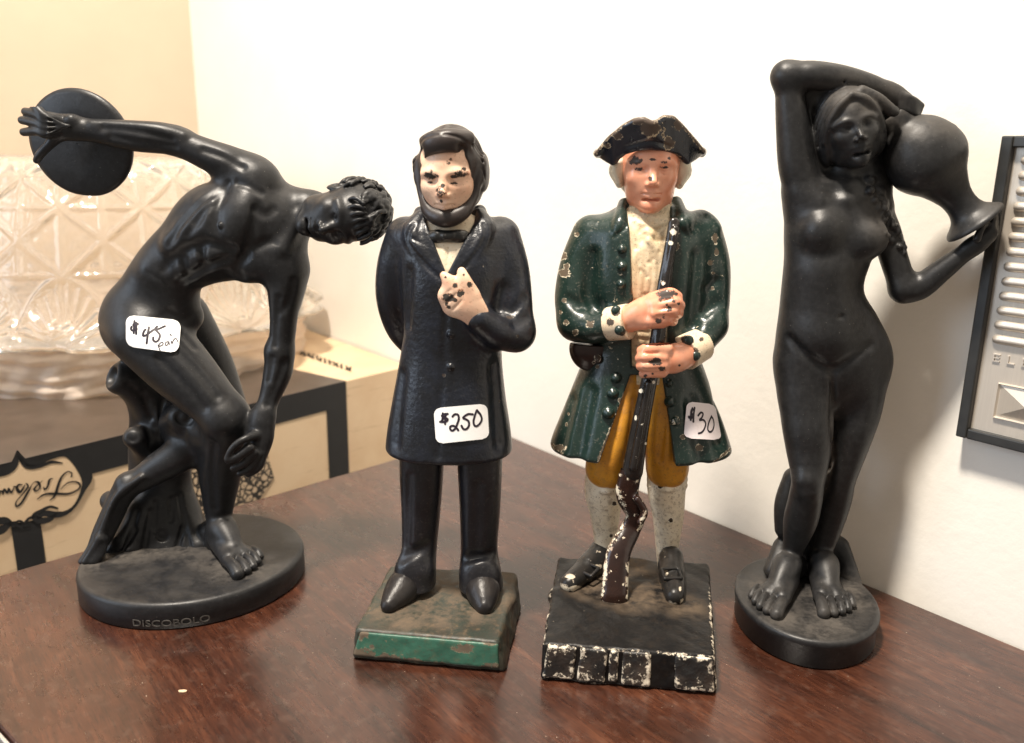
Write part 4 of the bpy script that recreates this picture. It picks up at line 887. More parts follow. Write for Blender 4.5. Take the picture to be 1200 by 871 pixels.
def hand_mesh(P_, bb, cl, grooves):
    F = Field(S.p(bb[0], bb[3], 44) - 2, S.p(bb[2], bb[1], 4) + 2, .42)
    for (pts, k, sy) in P_: F.op(S.limb(pts, sy, 4), k)
    for g_ in grooves: F.cut(S.on(F, [(u, v, .25, 1.1) for u, v in g_]), .8)
    V, Q = F.mesh(); link_mesh('hand', V, Q, M['sface'], T3, org, attrs={'chip': chips(V, cl)})
hand_mesh([([(738, 374, 23, 16), (755, 366, 26, 18), (772, 360, 27, 17)], 3, .75), ([(756, 376, 27, 10), (776, 376, 29, 9)], 2, 1), ([(766, 352, 28, 9), (784, 345, 30, 8), (793, 348, 28, 7)], 2, 1),
           ([(768, 358, 30, 8), (788, 354, 32, 7.5), (796, 358, 28, 7)], 1.2, 1), ([(768, 367, 31, 8), (787, 364, 32, 7.5), (794, 367, 28, 7)], 1.2, 1), ([(764, 376, 30, 8), (781, 374, 31, 7), (788, 376, 27, 6.5)], 1.2, 1)],
          (730, 330, 806, 396), [(781, 345, 7, 1.6), (775, 351, 4), (790, 352, 3), (784, 362, 3.5), (772, 376, 4), (778, 371, 3), (792, 345, 2.5), (795, 356, 2), (781, 357, 2)], [((772, 354), (790, 350)), ((772, 363), (790, 360)), ((770, 371), (786, 370))])
hand_mesh([([(804, 416, 22, 15), (790, 420, 26, 18), (772, 422, 28, 17)], 3, .75), ([(776, 410, 30, 8), (760, 409, 32, 7), (752, 411, 30, 6)], 1.2, 1), ([(776, 419, 31, 8), (758, 418, 33, 7), (750, 420, 30, 6)], 1.2, 1),
           ([(776, 428, 31, 8), (759, 428, 33, 7), (751, 429, 30, 6)], 1.2, 1), ([(776, 436, 30, 7), (762, 437, 31, 6), (754, 438, 28, 5.5)], 1.2, 1), ([(782, 408, 30, 7), (768, 405, 31, 6)], 2, 1)],
          (742, 394, 812, 450), [(769, 424, 4.5, 2.0), (776, 432, 3, 1.6), (756, 441, 2.5), (765, 438, 2), (796, 428, 1.8)], [((754, 414), (772, 414)), ((752, 424), (772, 424)), ((754, 433), (772, 433))])
# cartridge pouch and strap
wq = S.sw(FSc, 693, 418)
F = Field(S.p(660, 448, wq + 14), S.p(726, 388, wq - 10), .45)
F.op(S.ball(694, 408, wq, 27, (1, .42, 1.05)), .1); F.cut(prismy([S.p(640, 350), S.p(740, 350), S.p(740, 400), S.p(640, 396)], S.y0 - 60, S.y0 + 10), .6); F.op(S.ball(692, 408, wq+2, 22, (1, .42, .9)), .8)
F.cut(prismy([S.p(640, 350), S.p(740, 350), S.p(740, 400), S.p(640, 396)], S.y0 - 60, S.y0 + 10), .6); F.op(S.bon(F, 701, 421, 0, 5.5), .6)
V, Q = F.mesh(); po = link_mesh('pouch', V, Q, M['pouch'], T3, org, attrs={'chip': chips(V, [(700, 420, 4), (696, 425, 2)])})
F = Field(S.p(706, 440, wq + 20), S.p(760, 396, wq - 8), .42); F.op(S.limb([(714, 426, wq+1, 5), (728, 417, wq+3, 5), (744, 405, wq+3.5, 4.5)], .6), .1); V, Q = F.mesh(); link_mesh('strap', V, Q, M['barrel'], po, org)
# head, wig, hat
hc = S.p(762, 196, 4); hh = S.r(100, 762, 196, 4); lo = hc - hh*.75; hi = hc + hh*.75
def mkhead(F): return Head(F, hc, [1, -.06, 0.0], [-.06, -.99, -.06], hh)
F = Field(lo, hi, 0.42); hd = mkhead(F); hd.skull(1.08); hd.face(nose=1.1, lid=True); F.op(S.limb([(762, 222, 2, 24), (762, 250, 1, 22)]), 3)
V, Q = F.mesh(); link_mesh('head', V, Q, M['sface'], T3, org, attrs={'chip': chips(V, [(745, 188, 5, 1.4), (740, 190, 3), (749, 198, 2.2, 2.4), (765, 187, 1.6, 3), (779, 190, 2.0, 2.4), (778, 196, 1.6, 3.4), (762, 210, 3.2), (784, 186, 2)])})
F = Field(lo - 4, hi + 4, 0.45); hd = mkhead(F); hd.e(0, -.16, -.02, .40, .32, .40, .02)
for q in (-1, 1):
    hd.l([(q*.35, .04, .12, .07), (q*.385, .06, .0, .085), (q*.35, .03, -.20, .045)], .05); hd.l([(q*.37, .12, .06, .03), (q*.42, .12, -.02, .035), (q*.36, .10, -.17, .025)], .02); hd.l([(q*.40, .02, .06, .03), (q*.45, .02, -.05, .035), (q*.37, .0, -.2, .025)], .02)
    for k in range(4): hd.l([(q*.44, .12, .06-k*.08, .012), (q*.50, .0, .02-k*.08, .012), (q*.42, -.15, .04-k*.08, .012)], .02, True)
V, Q = F.mesh(); link_mesh('wig', V, Q, M['wig'], T3, org)
lo = S.p(690, 205, 34) - 2; hi = np.array([S.p(834, 150)[0] + 2, S.y0 + 36, S.p(760, 126)[2]])
F = Field(lo, hi, 0.48)
TOPU = [698, 714, 732, 744, 754, 763, 770, 778, 788, 797, 812, 825]; TOPV = [180, 160, 145, 138.5, 137, 141.5, 140.5, 135, 135.5, 144, 161, 177]
BOTU = [698, 712, 719, 724, 732, 745, 762, 780, 793, 800, 805, 813, 825]; BOTV = [180, 189, 193, 186, 180, 176, 174.5, 176, 180, 186, 192, 187, 178]
ps = []
for u in np.linspace(700, 823, 62):
    q = (u - 762)/63; wd = 20.5 - 17*abs(q)**1.7; vt = np.interp(u, TOPU, TOPV) + 4; vb = np.interp(u, BOTU, BOTV) - 3
    if vb < vt: vb = vt = (vb + vt)/2
    ps.append(S.limb([(u, vb, wd - 2.0, 4.5), (u, vt, wd + 2.5, 4.2)]))
F.op(many(ps), .1)
ps = []
for t in np.linspace(0, 1, 30):
    for q in (-1, 1):
        u = 762 + q*60*(1-t)**.8; wd = 2 - 30*t**.9; ps.append(S.limb([(u, 180 - 6*t, wd, 4.5), (u*.97 + 762*.03, 178 - 20*min(1, t*2.2), wd - 1, 4.2)]))
F.op(many(ps), 1.5); F.op(S.ball(762, 172, -4, 42, (1, .95, .60)), 2)
F.op(S.ball(763, 153, 21, 9, (1, .5, 1)), 1); F.cut(S.on(F, [(735, 172, .2, 1.2), (762, 166, .2, 1.4), (785, 172, .2, 1.2)]), 1)
V, Q = F.mesh(); link_mesh('tricorn_hat', V, Q, M['hat'], T3, org, attrs={'chip': np.maximum(chips(V, [(762, 150, 11, 1.1), (784, 168, 8, .8), (723, 160, 5, 1.2), (795, 147, 7), (748, 142, 5, 1.8), (712, 171, 3, 1.5), (818, 168, 3)]), .62*edge_chip(V, list(zip(zip(TOPU[:-1], TOPV[:-1]), zip(TOPU[1:], TOPV[1:]))), 3.2))})

# ------------------------------------------------------------------ woman carrying a jar
ZW = 14.0
W = Fig(gz(948, 682, ZW)[1])
lo = np.array([min(W.p(884, 690)[0], W.p(900, 80)[0]) - 3, W.y0 - 52, ZW - 3]); hi = np.array([W.p(1176, 270)[0] + 2, W.y0 + 34, W.p(960, 66)[2]])
F = Field(lo, hi, 0.48)
F.op(loft(W.sec([(205, 955, 1018, -1, 8), (220, 925, 1032, 0, 11.5), (245, 921, 1034, 1, 13.5), (275, 920, 1028, 2, 14.5), (305, 920, 1018, 2, 13.5), (338, 917, 1010, 1.5, 13), (368, 914, 1026, 1, 14.5), (400, 910, 1041, 0, 16.5), (428, 909, 1041, -1, 16.5), (448, 913, 1033, -1, 14.5), (466, 924, 1018, -1, 11), (480, 940, 1004, -1, 7)]), 2.1, 3), 2)
F.op(W.limb([(941, 425, 0, 31), (942.5, 455, 2, 31.5), (945, 480, 4, 30), (946.5, 502, 6, 28.5), (947.5, 525, 7, 25.5), (947, 560, 10, 19), (944, 584, 8, 19), (938, 610, 4, 19), (930, 642, 1, 12), (926, 664, 1, 11)], 1, 6), 4)
F.op(W.limb([(1007, 425, -1, 33), (1006, 455, 0, 30), (1003, 480, 0, 28), (999, 502, 1, 25), (994, 525, 1, 21.5), (985, 560, 0, 17.5), (978, 585, -3, 19), (970, 615, -5, 17), (963, 645, -4, 12), (961, 668, -3, 11)], 1, 6), 4)
F.op(W.on(F, [(965, 385, -7, 26), (968, 360, -7, 24), (966, 320, -6, 22)], 1), 10)
F.op(W.bon(F, 963, 270, -2.8, 22, (1, .9, 1.05)), 5); F.op(W.bon(F, 1017, 280, -2.4, 23, (1, .9, 1.0)), 5)
F.cut(W.bon(F, 987, 372, .6, 3.2, (1.3, 1, .8)), 1.5)
F.cut(W.on(F, [(976, 440, .3, 2.2), (975.5, 470, -.8, 3), (974, 510, -1.2, 3.2), (971, 548, -1.0, 3)]), 2.2); F.cut(W.on(F, [(925, 398, .6, 1.8), (948, 420, .8, 2.2), (972, 434, .8, 2)]), 4); F.cut(W.on(F, [(1022, 405, .6, 1.8), (1000, 420, .8, 2.2), (978, 434, .8, 2)]), 4)
F.op(W.on(F, [(945, 562, -3, 12), (947, 574, -3, 10)]), 4)
for (a, b_) in (((960, 236), (938, 226)), ((992, 236), (1018, 226))): F.op(W.on(F, [(*a, -1, 3.6), (*b_, -1, 3)]), 4)
# raised arm folded over the head
F.op(W.limb([(946, 232, 2, 24), (934, 195, 3, 21), (929, 150, 3, 19), (925, 112, 3, 16), (924, 92, 3, 15)], 1, 6), 6)
F.op(W.limb([(924, 90, 3, 15.5), (950, 88, 6, 16), (985, 92, 7, 15), (1020, 101, 6, 13), (1045, 112, 5, 11)], 1, 6), 4); F.op(W.ball(919, 88, 3, 12), 5)
F.op(W.limb([(1042, 110, 5, 11), (1058, 118, 6, 11), (1066, 124, 6, 9)], .7), 3)
for i in range(4): F.op(W.limb([(1056, 112+i*5, 8, 4.5), (1070, 117+i*5, 9, 4), (1080-i*2, 124+i*5, 7, 3.4)]), .8)
# other arm: elbow low, hand under the jar's lip
F.op(W.limb([(1020, 236, 0, 19), (1038, 270, 0, 16), (1048, 305, 2, 15.5), (1058, 335, 4, 15)], 1, 6), 6)
F.op(W.limb([(1060, 340, 4, 15.5), (1078, 336, 6, 15), (1102, 318, 9, 13), (1128, 298, 12, 10.5), (1142, 288, 13, 9.5)], 1, 6), 4)
F.op(W.limb([(1140, 289, 13, 9), (1152, 281, 15, 10), (1160, 274, 15, 9)], .8), 3)
for i in range(4): F.op(W.limb([(1150+i*3, 284-i*2, 16, 4.2), (1163, 278-i*6, 14, 4), (1167, 266-i*6, 9, 3.4)]), .8)
F.op(W.limb([(1145, 280, 18, 4.5), (1150, 268, 18, 4), (1156, 262, 15, 3.4)]), .8)
# neck, head, hair
F.op(W.limb([(985, 228, 0, 22), (988, 205, 1, 17), (994, 180, 2, 18)]), 5)
F.cut(W.bon(F, 978, 222, 1, 5), 4)
hc = W.p(996, 149, 9); hd = Head(F, hc, [.95, -.10, .27], [-.12, -.98, .02], W.r(94, 996, 149, 9)); 
hd.e(0, -.10, .13, .375, .44, .40, .03); hd.e(0, .40, -.10, .27, .30, .375, .03, True)
hd.e(.30, -.12, -.10, .14, .25, .32, .1); hd.e(-.32, -.12, -.10, .10, .25, .30, .1); hd.skull(.93); hd.face(eye=1.12, nose=.8, groove=.55)
for q in (-1, 1):
    hd.l([(.0, .31, .37, .035), (q*.15, .30, .28, .05), (q*.28, .20, .10, .055), (q*.335, .10, -.10, .05)], .04)
    for k in range(9): hd.l([(q*.02, .40-.07*k, .42+.018*k, .012), (q*(.17+.01*k), .37-.075*k, .34+.022*k, .016), (q*(.33+.008*k), .24-.07*k, .12+.02*k, .016), (q*.40, .10-.06*k, -.14, .012)], .022, True)
hd.l([(0, .37, .40, .014), (0, .2, .53, .014), (0, -.1, .55, .014)], .02, True)
F.op(W.limb([(1010, 106, 14, 6), (1028, 116, 15, 7), (1042, 128, 14, 7), (1048, 131, 13, 6)]), 1.2)
random.seed(5)
for k in range(46):
    t = random.random(); u = 1020 + 34*t + random.uniform(-7, 7); v = 214 + 78*t + random.uniform(-5, 5); F.op(W.bon(F, u, v, -.4, random.uniform(2.5, 4.6)), .8)
F.op(W.limb([(1010, 190, 0, 18), (1022, 215, 1, 15), (1034, 240, 3, 10)], 1), 4)
F.op(W.limb([(952, 118, -4, 16), (950, 150, -5, 20), (952, 205, -4, 18)]), 4); F.op(W.limb([(1030, 140, -4, 16), (1034, 175, -4, 18), (1028, 220, -3, 16)]), 4); F.op(W.limb([(945, 112, -3, 14), (990, 108, -3, 16), (1035, 122, -3, 14)]), 4)
# stump behind the legs
F.op(W.limb([(955, 700, -14, 40), (950, 650, -16, 32), (950, 600, -16, 28)], .7, 5), 4); F.op(W.limb([(930, 560, -10, 12), (920, 590, -10, 12), (918, 620, -10, 10)]), 4); F.op(W.limb([(985, 640, -12, 10), (996, 672, -6, 10), (1004, 694, -2, 9)]), 4); F.op(W.limb([(915, 640, -10, 9), (905, 668, -4, 10)]), 4)
foot(F, W.p(926, 664, 1), np.array([-.58, -.81, 0]), 46, ZW, 1, W.r(12, 926, 664), 2, 1.05); foot(F, W.p(961, 668, -3), np.array([-.12, -.99, 0]), 46, ZW, -1, W.r(12, 961, 668), 2, 1.05)
F.plane_min_z(ZW - 2)
ca, cb = gz(861, 694, ZW), gz(1033, 712, ZW); bc = (ca + cb)/2; bx = cb - ca; bl = np.linalg.norm(bx)/2; ang = math.atan2(bx[1], bx[0])
nv = np.array([-math.sin(ang), math.cos(ang), 0]); near, far = gz(952, 752, ZW), gz(945, 652, ZW); bw = abs((near - far) @ nv)/2; bc = bc + nv*(((near + far)/2 - bc) @ nv)
org = np.array([bc[0], bc[1], 0.0])
T4 = thing('jar_bearer_figurine', org, 'dusty black figurine of a woman holding a tilted jar on her shoulder', 'figurine')
feet = [gz(u, v, ZW) for u, v in [(925, 690), (905, 705), (955, 700), (965, 720), (980, 730), (960, 740), (1000, 690), (940, 700), (900, 690), (1005, 705), (920, 725)]]
oval_base('plinth', bc, bl - .6, bw - .6, ang, [(-2.0, 0), (-.6, .8), (-.6, ZW - 4.2), (.0, ZW - 3.6), (.2, ZW - 1.6), (-.2, ZW - .7), (-1.0, ZW - .1), (-2.0, ZW)], M['nymph'], T4, org, feet, dust_r=13)
V, Q = F.mesh()
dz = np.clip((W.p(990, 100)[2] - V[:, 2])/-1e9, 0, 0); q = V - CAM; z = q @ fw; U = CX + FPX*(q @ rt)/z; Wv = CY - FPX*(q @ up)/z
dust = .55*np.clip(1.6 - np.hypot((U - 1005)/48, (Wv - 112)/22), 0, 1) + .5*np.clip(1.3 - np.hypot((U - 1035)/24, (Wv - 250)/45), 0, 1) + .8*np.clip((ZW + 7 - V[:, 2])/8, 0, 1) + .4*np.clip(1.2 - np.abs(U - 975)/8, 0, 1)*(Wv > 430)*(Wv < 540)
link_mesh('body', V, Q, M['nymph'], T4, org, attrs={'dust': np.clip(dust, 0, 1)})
# the jar, turned about its leaning axis
A, B = W.p(1048, 136, 4), W.p(1141, 259, 12); ax_ = unit(B - A); LJ = np.linalg.norm(B - A); s1 = unit(np.cross(ax_, [0, 1, 0])); s2 = np.cross(ax_, s1); m_ = mmpx(A); V, Fc = [], []
prof = [(.02, 8), (-.02, 16), (.0, 19), (.06, 20), (.10, 22), (.18, 34), (.28, 42), (.38, 45.5), (.47, 44.5), (.55, 38), (.62, 29.5), (.70, 23), (.78, 18.5), (.86, 18), (.92, 21), (.96, 27), (.99, 33), (1.01, 35), (1.025, 34.5), (1.02, 32), (.98, 26), (.92, 17), (.86, 14), (.80, 12), (.80, .3)]
pp = spline(np.array(prof), 4); n = 72
for t, r in pp:
    for i in range(n):
        a = 2*math.pi*i/n; V.append(A + ax_*LJ*t + (s1*math.cos(a) + s2*math.sin(a)*.9)*max(r, .2)*m_)
for j in range(len(pp)-1):
    for i in range(n): Fc.append([j*n+i, j*n+(i+1) % n, (j+1)*n+(i+1) % n, (j+1)*n+i])
V = np.array(V); jar = link_mesh('jar', V, Fc, M['nymph'], T4, org, attrs={'dust': .55*np.clip((V[:, 2] - W.p(1080, 170)[2])/8, 0, 1)})
F = Field(W.p(1095, 168, 14) - 1, W.p(1128, 138, -2) + 1, .42); F.op(W.limb([(1104, 146, 4, 5), (1114, 150, 5, 5.5), (1118, 153, 5, 5)]), .1); V, Q = F.mesh(); link_mesh('jar_lug', V, Q, M['nymph'], jar, org)

# ------------------------------------------------------------------ writing: ribbons of ink and printed letters
def ribbon(strokes, place, nrm, width, name, mat, parent, org, n=5):
    """strokes: lists of (x, y[, width factor]); place(x, y) -> point (mm); nrm(x, y) -> unit normal"""
    V, Fc = [], []
    for s in strokes:
        P = np.array([[p[0], p[1], p[2] if len(p) > 2 else 1.0] for p in s], float); P = spline(P, n) if len(P) > 2 else P
        Q = [place(p[0], p[1]) for p in P]; b = len(V)
        for i in range(len(Q)):
            t = unit(Q[min(i+1, len(Q)-1)] - Q[max(i-1, 0)] + 1e-9); s_ = unit(np.cross(nrm(P[i][0], P[i][1]), t)); hw = width*P[i][2]/2
            V += [Q[i] - s_*hw, Q[i] + s_*hw]
        for i in range(len(Q)-1): Fc.append([b+2*i, b+2*i+1, b+2*i+3, b+2*i+2])
        for e, sg in ((0, -1), (len(Q)-1, 1)):                     # round ends
            t = unit(Q[min(e+1, len(Q)-1)] - Q[max(e-1, 0)] + 1e-9)*sg; nn = nrm(P[e][0], P[e][1]); s_ = unit(np.cross(nn, t)); hw = width*P[e][2]/2; c = len(V)
            V.append(Q[e])
            for k in range(7): a = math.pi*k/6; V.append(Q[e] + s_*hw*math.cos(a) + t*hw*math.sin(a))
            for k in range(6): Fc.append([c, c+1+k, c+2+k])
    return link_mesh(name, V, Fc, mat, parent, org, False)

def sticker(fig, F, quad, mat, strokes, parent, org, wpx=2.0, rc=.16):
    q = np.array(quad, float); N = 28
    def bl(a, b): return (q[0]*(1-a) + q[1]*a)*(1-b) + (q[3]*(1-a) + q[2]*a)*b
    A, B = np.meshgrid(np.linspace(0, 1, 12), np.linspace(0, 1, 10)); pts = np.array([bl(a, b) for a, b in zip(A.ravel(), B.ravel())])
    wv = np.array([fig.sw(F, u, v) for u, v in pts]); c0 = pts.mean(0); X = (pts - c0)/30.0
    G = np.column_stack([np.ones(len(X)), X, X[:, 0]**2, X[:, 0]*X[:, 1], X[:, 1]**2]); k = np.linalg.lstsq(G, wv, rcond=None)[0]; rs = wv - G @ k; off = rs[np.abs(rs) < 4].max() + .10
    def wf(u, v):
        x, y = (u - c0[0])/30, (v - c0[1])/30; return k @ np.array([1, x, y, x*x, x*y, y*y]) + off
    def P(u, v, e=0.0): return fig.p(u, v, wf(u, v) + e)
    def nr(u, v): n = unit(np.cross(P(u+1, v) - P(u, v), P(u, v+1) - P(u, v))); return n if n[1] < 0 else -n
    V, Fc = [], []
    asp = np.linalg.norm(q[1]-q[0])/np.linalg.norm(q[3]-q[0]); rx, ry = rc/asp, rc
    for e in (0.0, -.16):
        for j in range(N+1):
            for i in range(N+1):
                a, b = i/N, j/N; ea = max(0, ry - b, b - 1 + ry); x0 = rx - rx*math.sqrt(max(0, 1 - (ea/ry)**2)); a2 = x0 + a*(1 - 2*x0); u, v = bl(a2, b); V.append(P(u, v, e))
    m = (N+1)**2
    for j in range(N):
        for i in range(N):
            a = j*(N+1)+i; Fc.append([a, a+1, a+N+2, a+N+1]); Fc.append([m+a, m+a+N+1, m+a+N+2, m+a+1])
    rim = [i for i in range(N)] + [i*(N+1)+N for i in range(N)] + [N*(N+1)+N-i for i in range(N)] + [(N-i)*(N+1) for i in range(N)]
    for i in range(len(rim)): a, b = rim[i], rim[(i+1) % len(rim)]; Fc.append([a, m+a, m+b, b])
    so = link_mesh('price_sticker', V, Fc, mat, parent, org, False)
    mm = mmpx(P(*c0)); ribbon(strokes, lambda u, v: P(u, v, .12), nr, wpx*mm, 'handwriting', M['ink'], so, org); return so
def zz(L, x0, y0, s): return [[(x0 + p[0]/s, y0 + p[1]/s, *p[2:]) for p in st] for st in L]
ST1 = zz([[(300, 285), (295, 360), (290, 440)], [(325, 310), (322, 380), (322, 450)], [(345, 325), (310, 310), (285, 340), (320, 370), (325, 395), (300, 405), (270, 405), (255, 385), (262, 360)],
          [(440, 395), (420, 420), (408, 470), (440, 470), (500, 430), (550, 395), (600, 390), (690, 350)], [(485, 365), (470, 450), (455, 570)], [(590, 355), (565, 390), (600, 430), (625, 470), (605, 530), (570, 550), (540, 530), (540, 495)],
          [(600, 592, .52), (612, 625, .52), (626, 660, .52)], [(604, 605, .52), (628, 568, .52), (662, 560, .52), (660, 590, .52), (622, 608, .52)], [(728, 548, .52), (700, 560, .52), (698, 596, .52), (724, 588, .52), (736, 548, .52), (748, 586, .52)], [(768, 540, .52), (778, 575, .52), (796, 535, .52), (828, 508, .52), (858, 556, .52)], [(757, 459, .8), (767, 467, .8)]], 130, 350, 10.89)
ST2 = zz([[(335, 340), (290, 345), (270, 365), (310, 385), (335, 400), (320, 425), (280, 432), (248, 430)], [(280, 335), (275, 430)], [(310, 345), (305, 455)], [(265, 420), (320, 345)],
          [(390, 370), (415, 345), (450, 350), (462, 390), (445, 450), (420, 505), (390, 530), (365, 515), (365, 485), (395, 475), (425, 490), (455, 525)],
          [(540, 355), (510, 385), (550, 405), (575, 430), (575, 475), (550, 510), (515, 512), (492, 475)], [(535, 360), (570, 342), (620, 345)],
          [(665, 300), (640, 370), (628, 430), (640, 470), (665, 478), (700, 450), (722, 400), (705, 345), (665, 300)], [(668, 298), (690, 330)]], 490, 450, 9.68)
ST3 = zz([[(305, 275), (290, 340), (285, 410)], [(330, 270), (318, 350), (315, 430)], [(325, 300), (300, 290), (290, 330), (310, 350), (300, 385), (270, 385), (265, 370)],
          [(370, 360), (400, 325), (425, 340), (410, 385), (385, 410), (430, 410), (455, 450), (440, 510), (410, 550), (375, 560)],
          [(520, 370), (490, 440), (478, 510), (500, 545), (530, 530), (550, 470), (540, 400), (520, 370)], [(520, 365), (528, 385)]], 780, 450, 9.68)
sticker(D, FD, [(147.5, 369), (212.5, 375.5), (209, 414), (147.5, 406)], M['sticker'], ST1, T1, np.array(T1.location)*1000, 2.5, .26)
sticker(L, FLc, [(508, 478.5), (571, 473), (573.5, 514), (511, 520.5)], M['sticker'], ST2, T2, np.array(T2.location)*1000, 2.5, .2)
sticker(S, FSc, [(805, 470.5), (838, 474), (846, 516), (801, 513.5)], M['sticker_pink'], ST3, T3, np.array(T3.location)*1000, 2.4, .16)

def text_mesh(body, size, extr):
    cu = bpy.data.curves.new('t', 'FONT'); cu.body = body; cu.size = size; cu.extrude = extr; cu.resolution_u = 3; o = bpy.data.objects.new('t', cu); COL.objects.link(o)
    dg = bpy.context.evaluated_depsgraph_get(); me = o.evaluated_get(dg).to_mesh(); V = np.array([v.co[:] for v in me.vertices]); Fc = [list(p.vertices) for p in me.polygons]
    o.evaluated_get(dg).to_mesh_clear(); bpy.data.objects.remove(o); bpy.data.curves.remove(cu); return V, Fc
# raised name on the rim of the discus thrower's plinth
V, Fc = text_mesh('DISCOBOLO', 4.6, .35); V[:, 0] -= (V[:, 0].min() + V[:, 0].max())/2; V[:, 0] *= 1.32
bc1 = np.array(T1.location)*1000; A1 = gz(200, 731)
def side_pt(t): return bc1 + np.array([bl1*math.cos(t)*math.cos(an1) - bw1*math.sin(t)*math.sin(an1), bl1*math.cos(t)*math.sin(an1) + bw1*math.sin(t)*math.cos(an1), 0])
tt_ = np.linspace(-math.pi, 0, 400); pj = np.array([proj(side_pt(t) + [0, 0, 5])[0] for t in tt_]); t0 = tt_[np.argmin(np.abs(pj - 200))]
out = []
for x, y, z in V:
    p = side_pt(t0); d = side_pt(t0 + .01) - p; t = t0 + x/np.linalg.norm(d)*.01; p = side_pt(t); d = unit(side_pt(t + .01) - side_pt(t - .01)); n_ = np.array([d[1], -d[0], 0]); out.append(p + n_*z + np.array([0, 0, 2.2 + y]))
pl = [c for c in T1.children if c.name.startswith('plinth')][0]
link_mesh('lettering', out, Fc, M['disc_letter'], pl, bc1, False)

# ------------------------------------------------------------------ wall panel with louvres
PB = wall_pt(1129, 507); PT = wall_pt(1173, 160); z0, z1 = PB[2], PT[2]
def wl(s, z, d=0.0): return np.array([PB[0], PB[1], 0]) + wdir*s + wn*d + np.array([0, 0, z])
def sz(u, v):
    p = wall_pt(u, v); return (p - PB) @ wdir, p[2]
org = wl(0, z0)
TP = thing('wall_panel', org, 'silver louvred panel with black frame on the white wall', 'wall panel')
def block(name, s0, s1, a0, a1, d0, d1, mat, parent, bev=.6, org=org):
    V = [wl(s, z, d) for d in (d0, d1) for s, z in ((s0, a0), (s1, a0), (s1, a1), (s0, a1))]
    o = link_mesh(name, V, [[0, 1, 2, 3], [4, 7, 6, 5], [0, 4, 5, 1], [1, 5, 6, 2], [2, 6, 7, 3], [3, 7, 4, 0]], mat, parent, org, False)
    bm = bmesh.new(); bm.from_mesh(o.data); bmesh.ops.recalc_face_normals(bm, faces=bm.faces)
    if bev: bmesh.ops.bevel(bm, geom=list(bm.edges), offset=bev/1000, segments=2, affect='EDGES', profile=.5)
    bm.to_mesh(o.data); bm.free(); return o
WP = 120.0; fwid = 4.6
block('plate', 2, WP - 2, z0 + 2, z1 - 2, .3, 5, M['silver'], TP, .2)
block('frame', 0, fwid, z0, z1, 0, 8.5, M['black_plastic'], TP); block('frame', WP - fwid, WP, z0, z1, 0, 8.5, M['black_plastic'], TP); block('frame', fwid + .01, WP - fwid - .01, z0, z0 + fwid, 0, 8.4, M['black_plastic'], TP); block('frame', fwid + .01, WP - fwid - .01, z1 - fwid, z1, 0, 8.4, M['black_plastic'], TP)
sr, zr0 = sz(1197, 186); sr2, zr1 = sz(1168, 393)
sr = (sr + sr2)/2 + 1.0
for i in range(13):
    z = zr0 + (zr1 - zr0)*i/12 - .6
    F = Field(wl(sr, z, 4) - 8, wl(sr, z, 4) + 8, 5)
    # half-round louvre with a rounded end
    V, Fc = [], []; n = 10
    for j in range(17):
        s = sr + (WP - 12 - sr)*(0, .004, .012, .024, .04, .07, .3, .5, .7, .9, .93, .96, .976, .988, .994, .998, 1)[j]; e = min(1, math.sqrt(max(0, 1 - max(0, 1 - (s - sr)/2.2)**2)), math.sqrt(max(0, 1 - max(0, 1 - (WP - 12 - s)/2.2)**2)))
        for k in range(n+1): a = math.pi*k/n; V.append(wl(s, z + 2.1*e*math.cos(a), 4.9 + 2.3*e*math.sin(a)))
    for j in range(16):
        for k in range(n): a = j*(n+1)+k; Fc.append([a, a+1, a+n+2, a+n+1])
    link_mesh('louvre', V, Fc, M['silver'], TP, org)
sb, zb1 = sz(1178, 449); sb2, zb0 = sz(1173, 485); sb = (sb + sb2)/2
V = [wl(*p) for p in ((sb, zb0, 5.2), (sb+24, zb0, 5.2), (sb+24, zb1, 5.2), (sb, zb1, 5.2), (sb+12, (zb0+zb1)/2, 8.4), (sb-1, zb0-1, 5.0), (sb+25, zb0-1, 5.0), (sb+25, zb1+1, 5.0), (sb-1, zb1+1, 5.0), (sb-.6, zb0-.6, 6.3), (sb+24.6, zb0-.6, 6.3), (sb+24.6, zb1+.6, 6.3), (sb-.6, zb1+.6, 6.3))]
link_mesh('button', V, [[0, 1, 4], [1, 2, 4], [2, 3, 4], [3, 0, 4], [5, 6, 10, 9], [6, 7, 11, 10], [7, 8, 12, 11], [8, 5, 9, 12], [9, 10, 1, 0], [10, 11, 2, 1], [11, 12, 3, 2], [12, 9, 0, 3]], M['silver'], TP, org, False)
se, ze = sz(1167, 421); V, Fc = text_mesh('E L E', 5.0, .4); V[:, 0] *= 1.5
link_mesh('lettering', [wl(se + x, ze + y, 5.0 + z + .3) for x, y, z in V], Fc, M['silver'], TP, org, False)

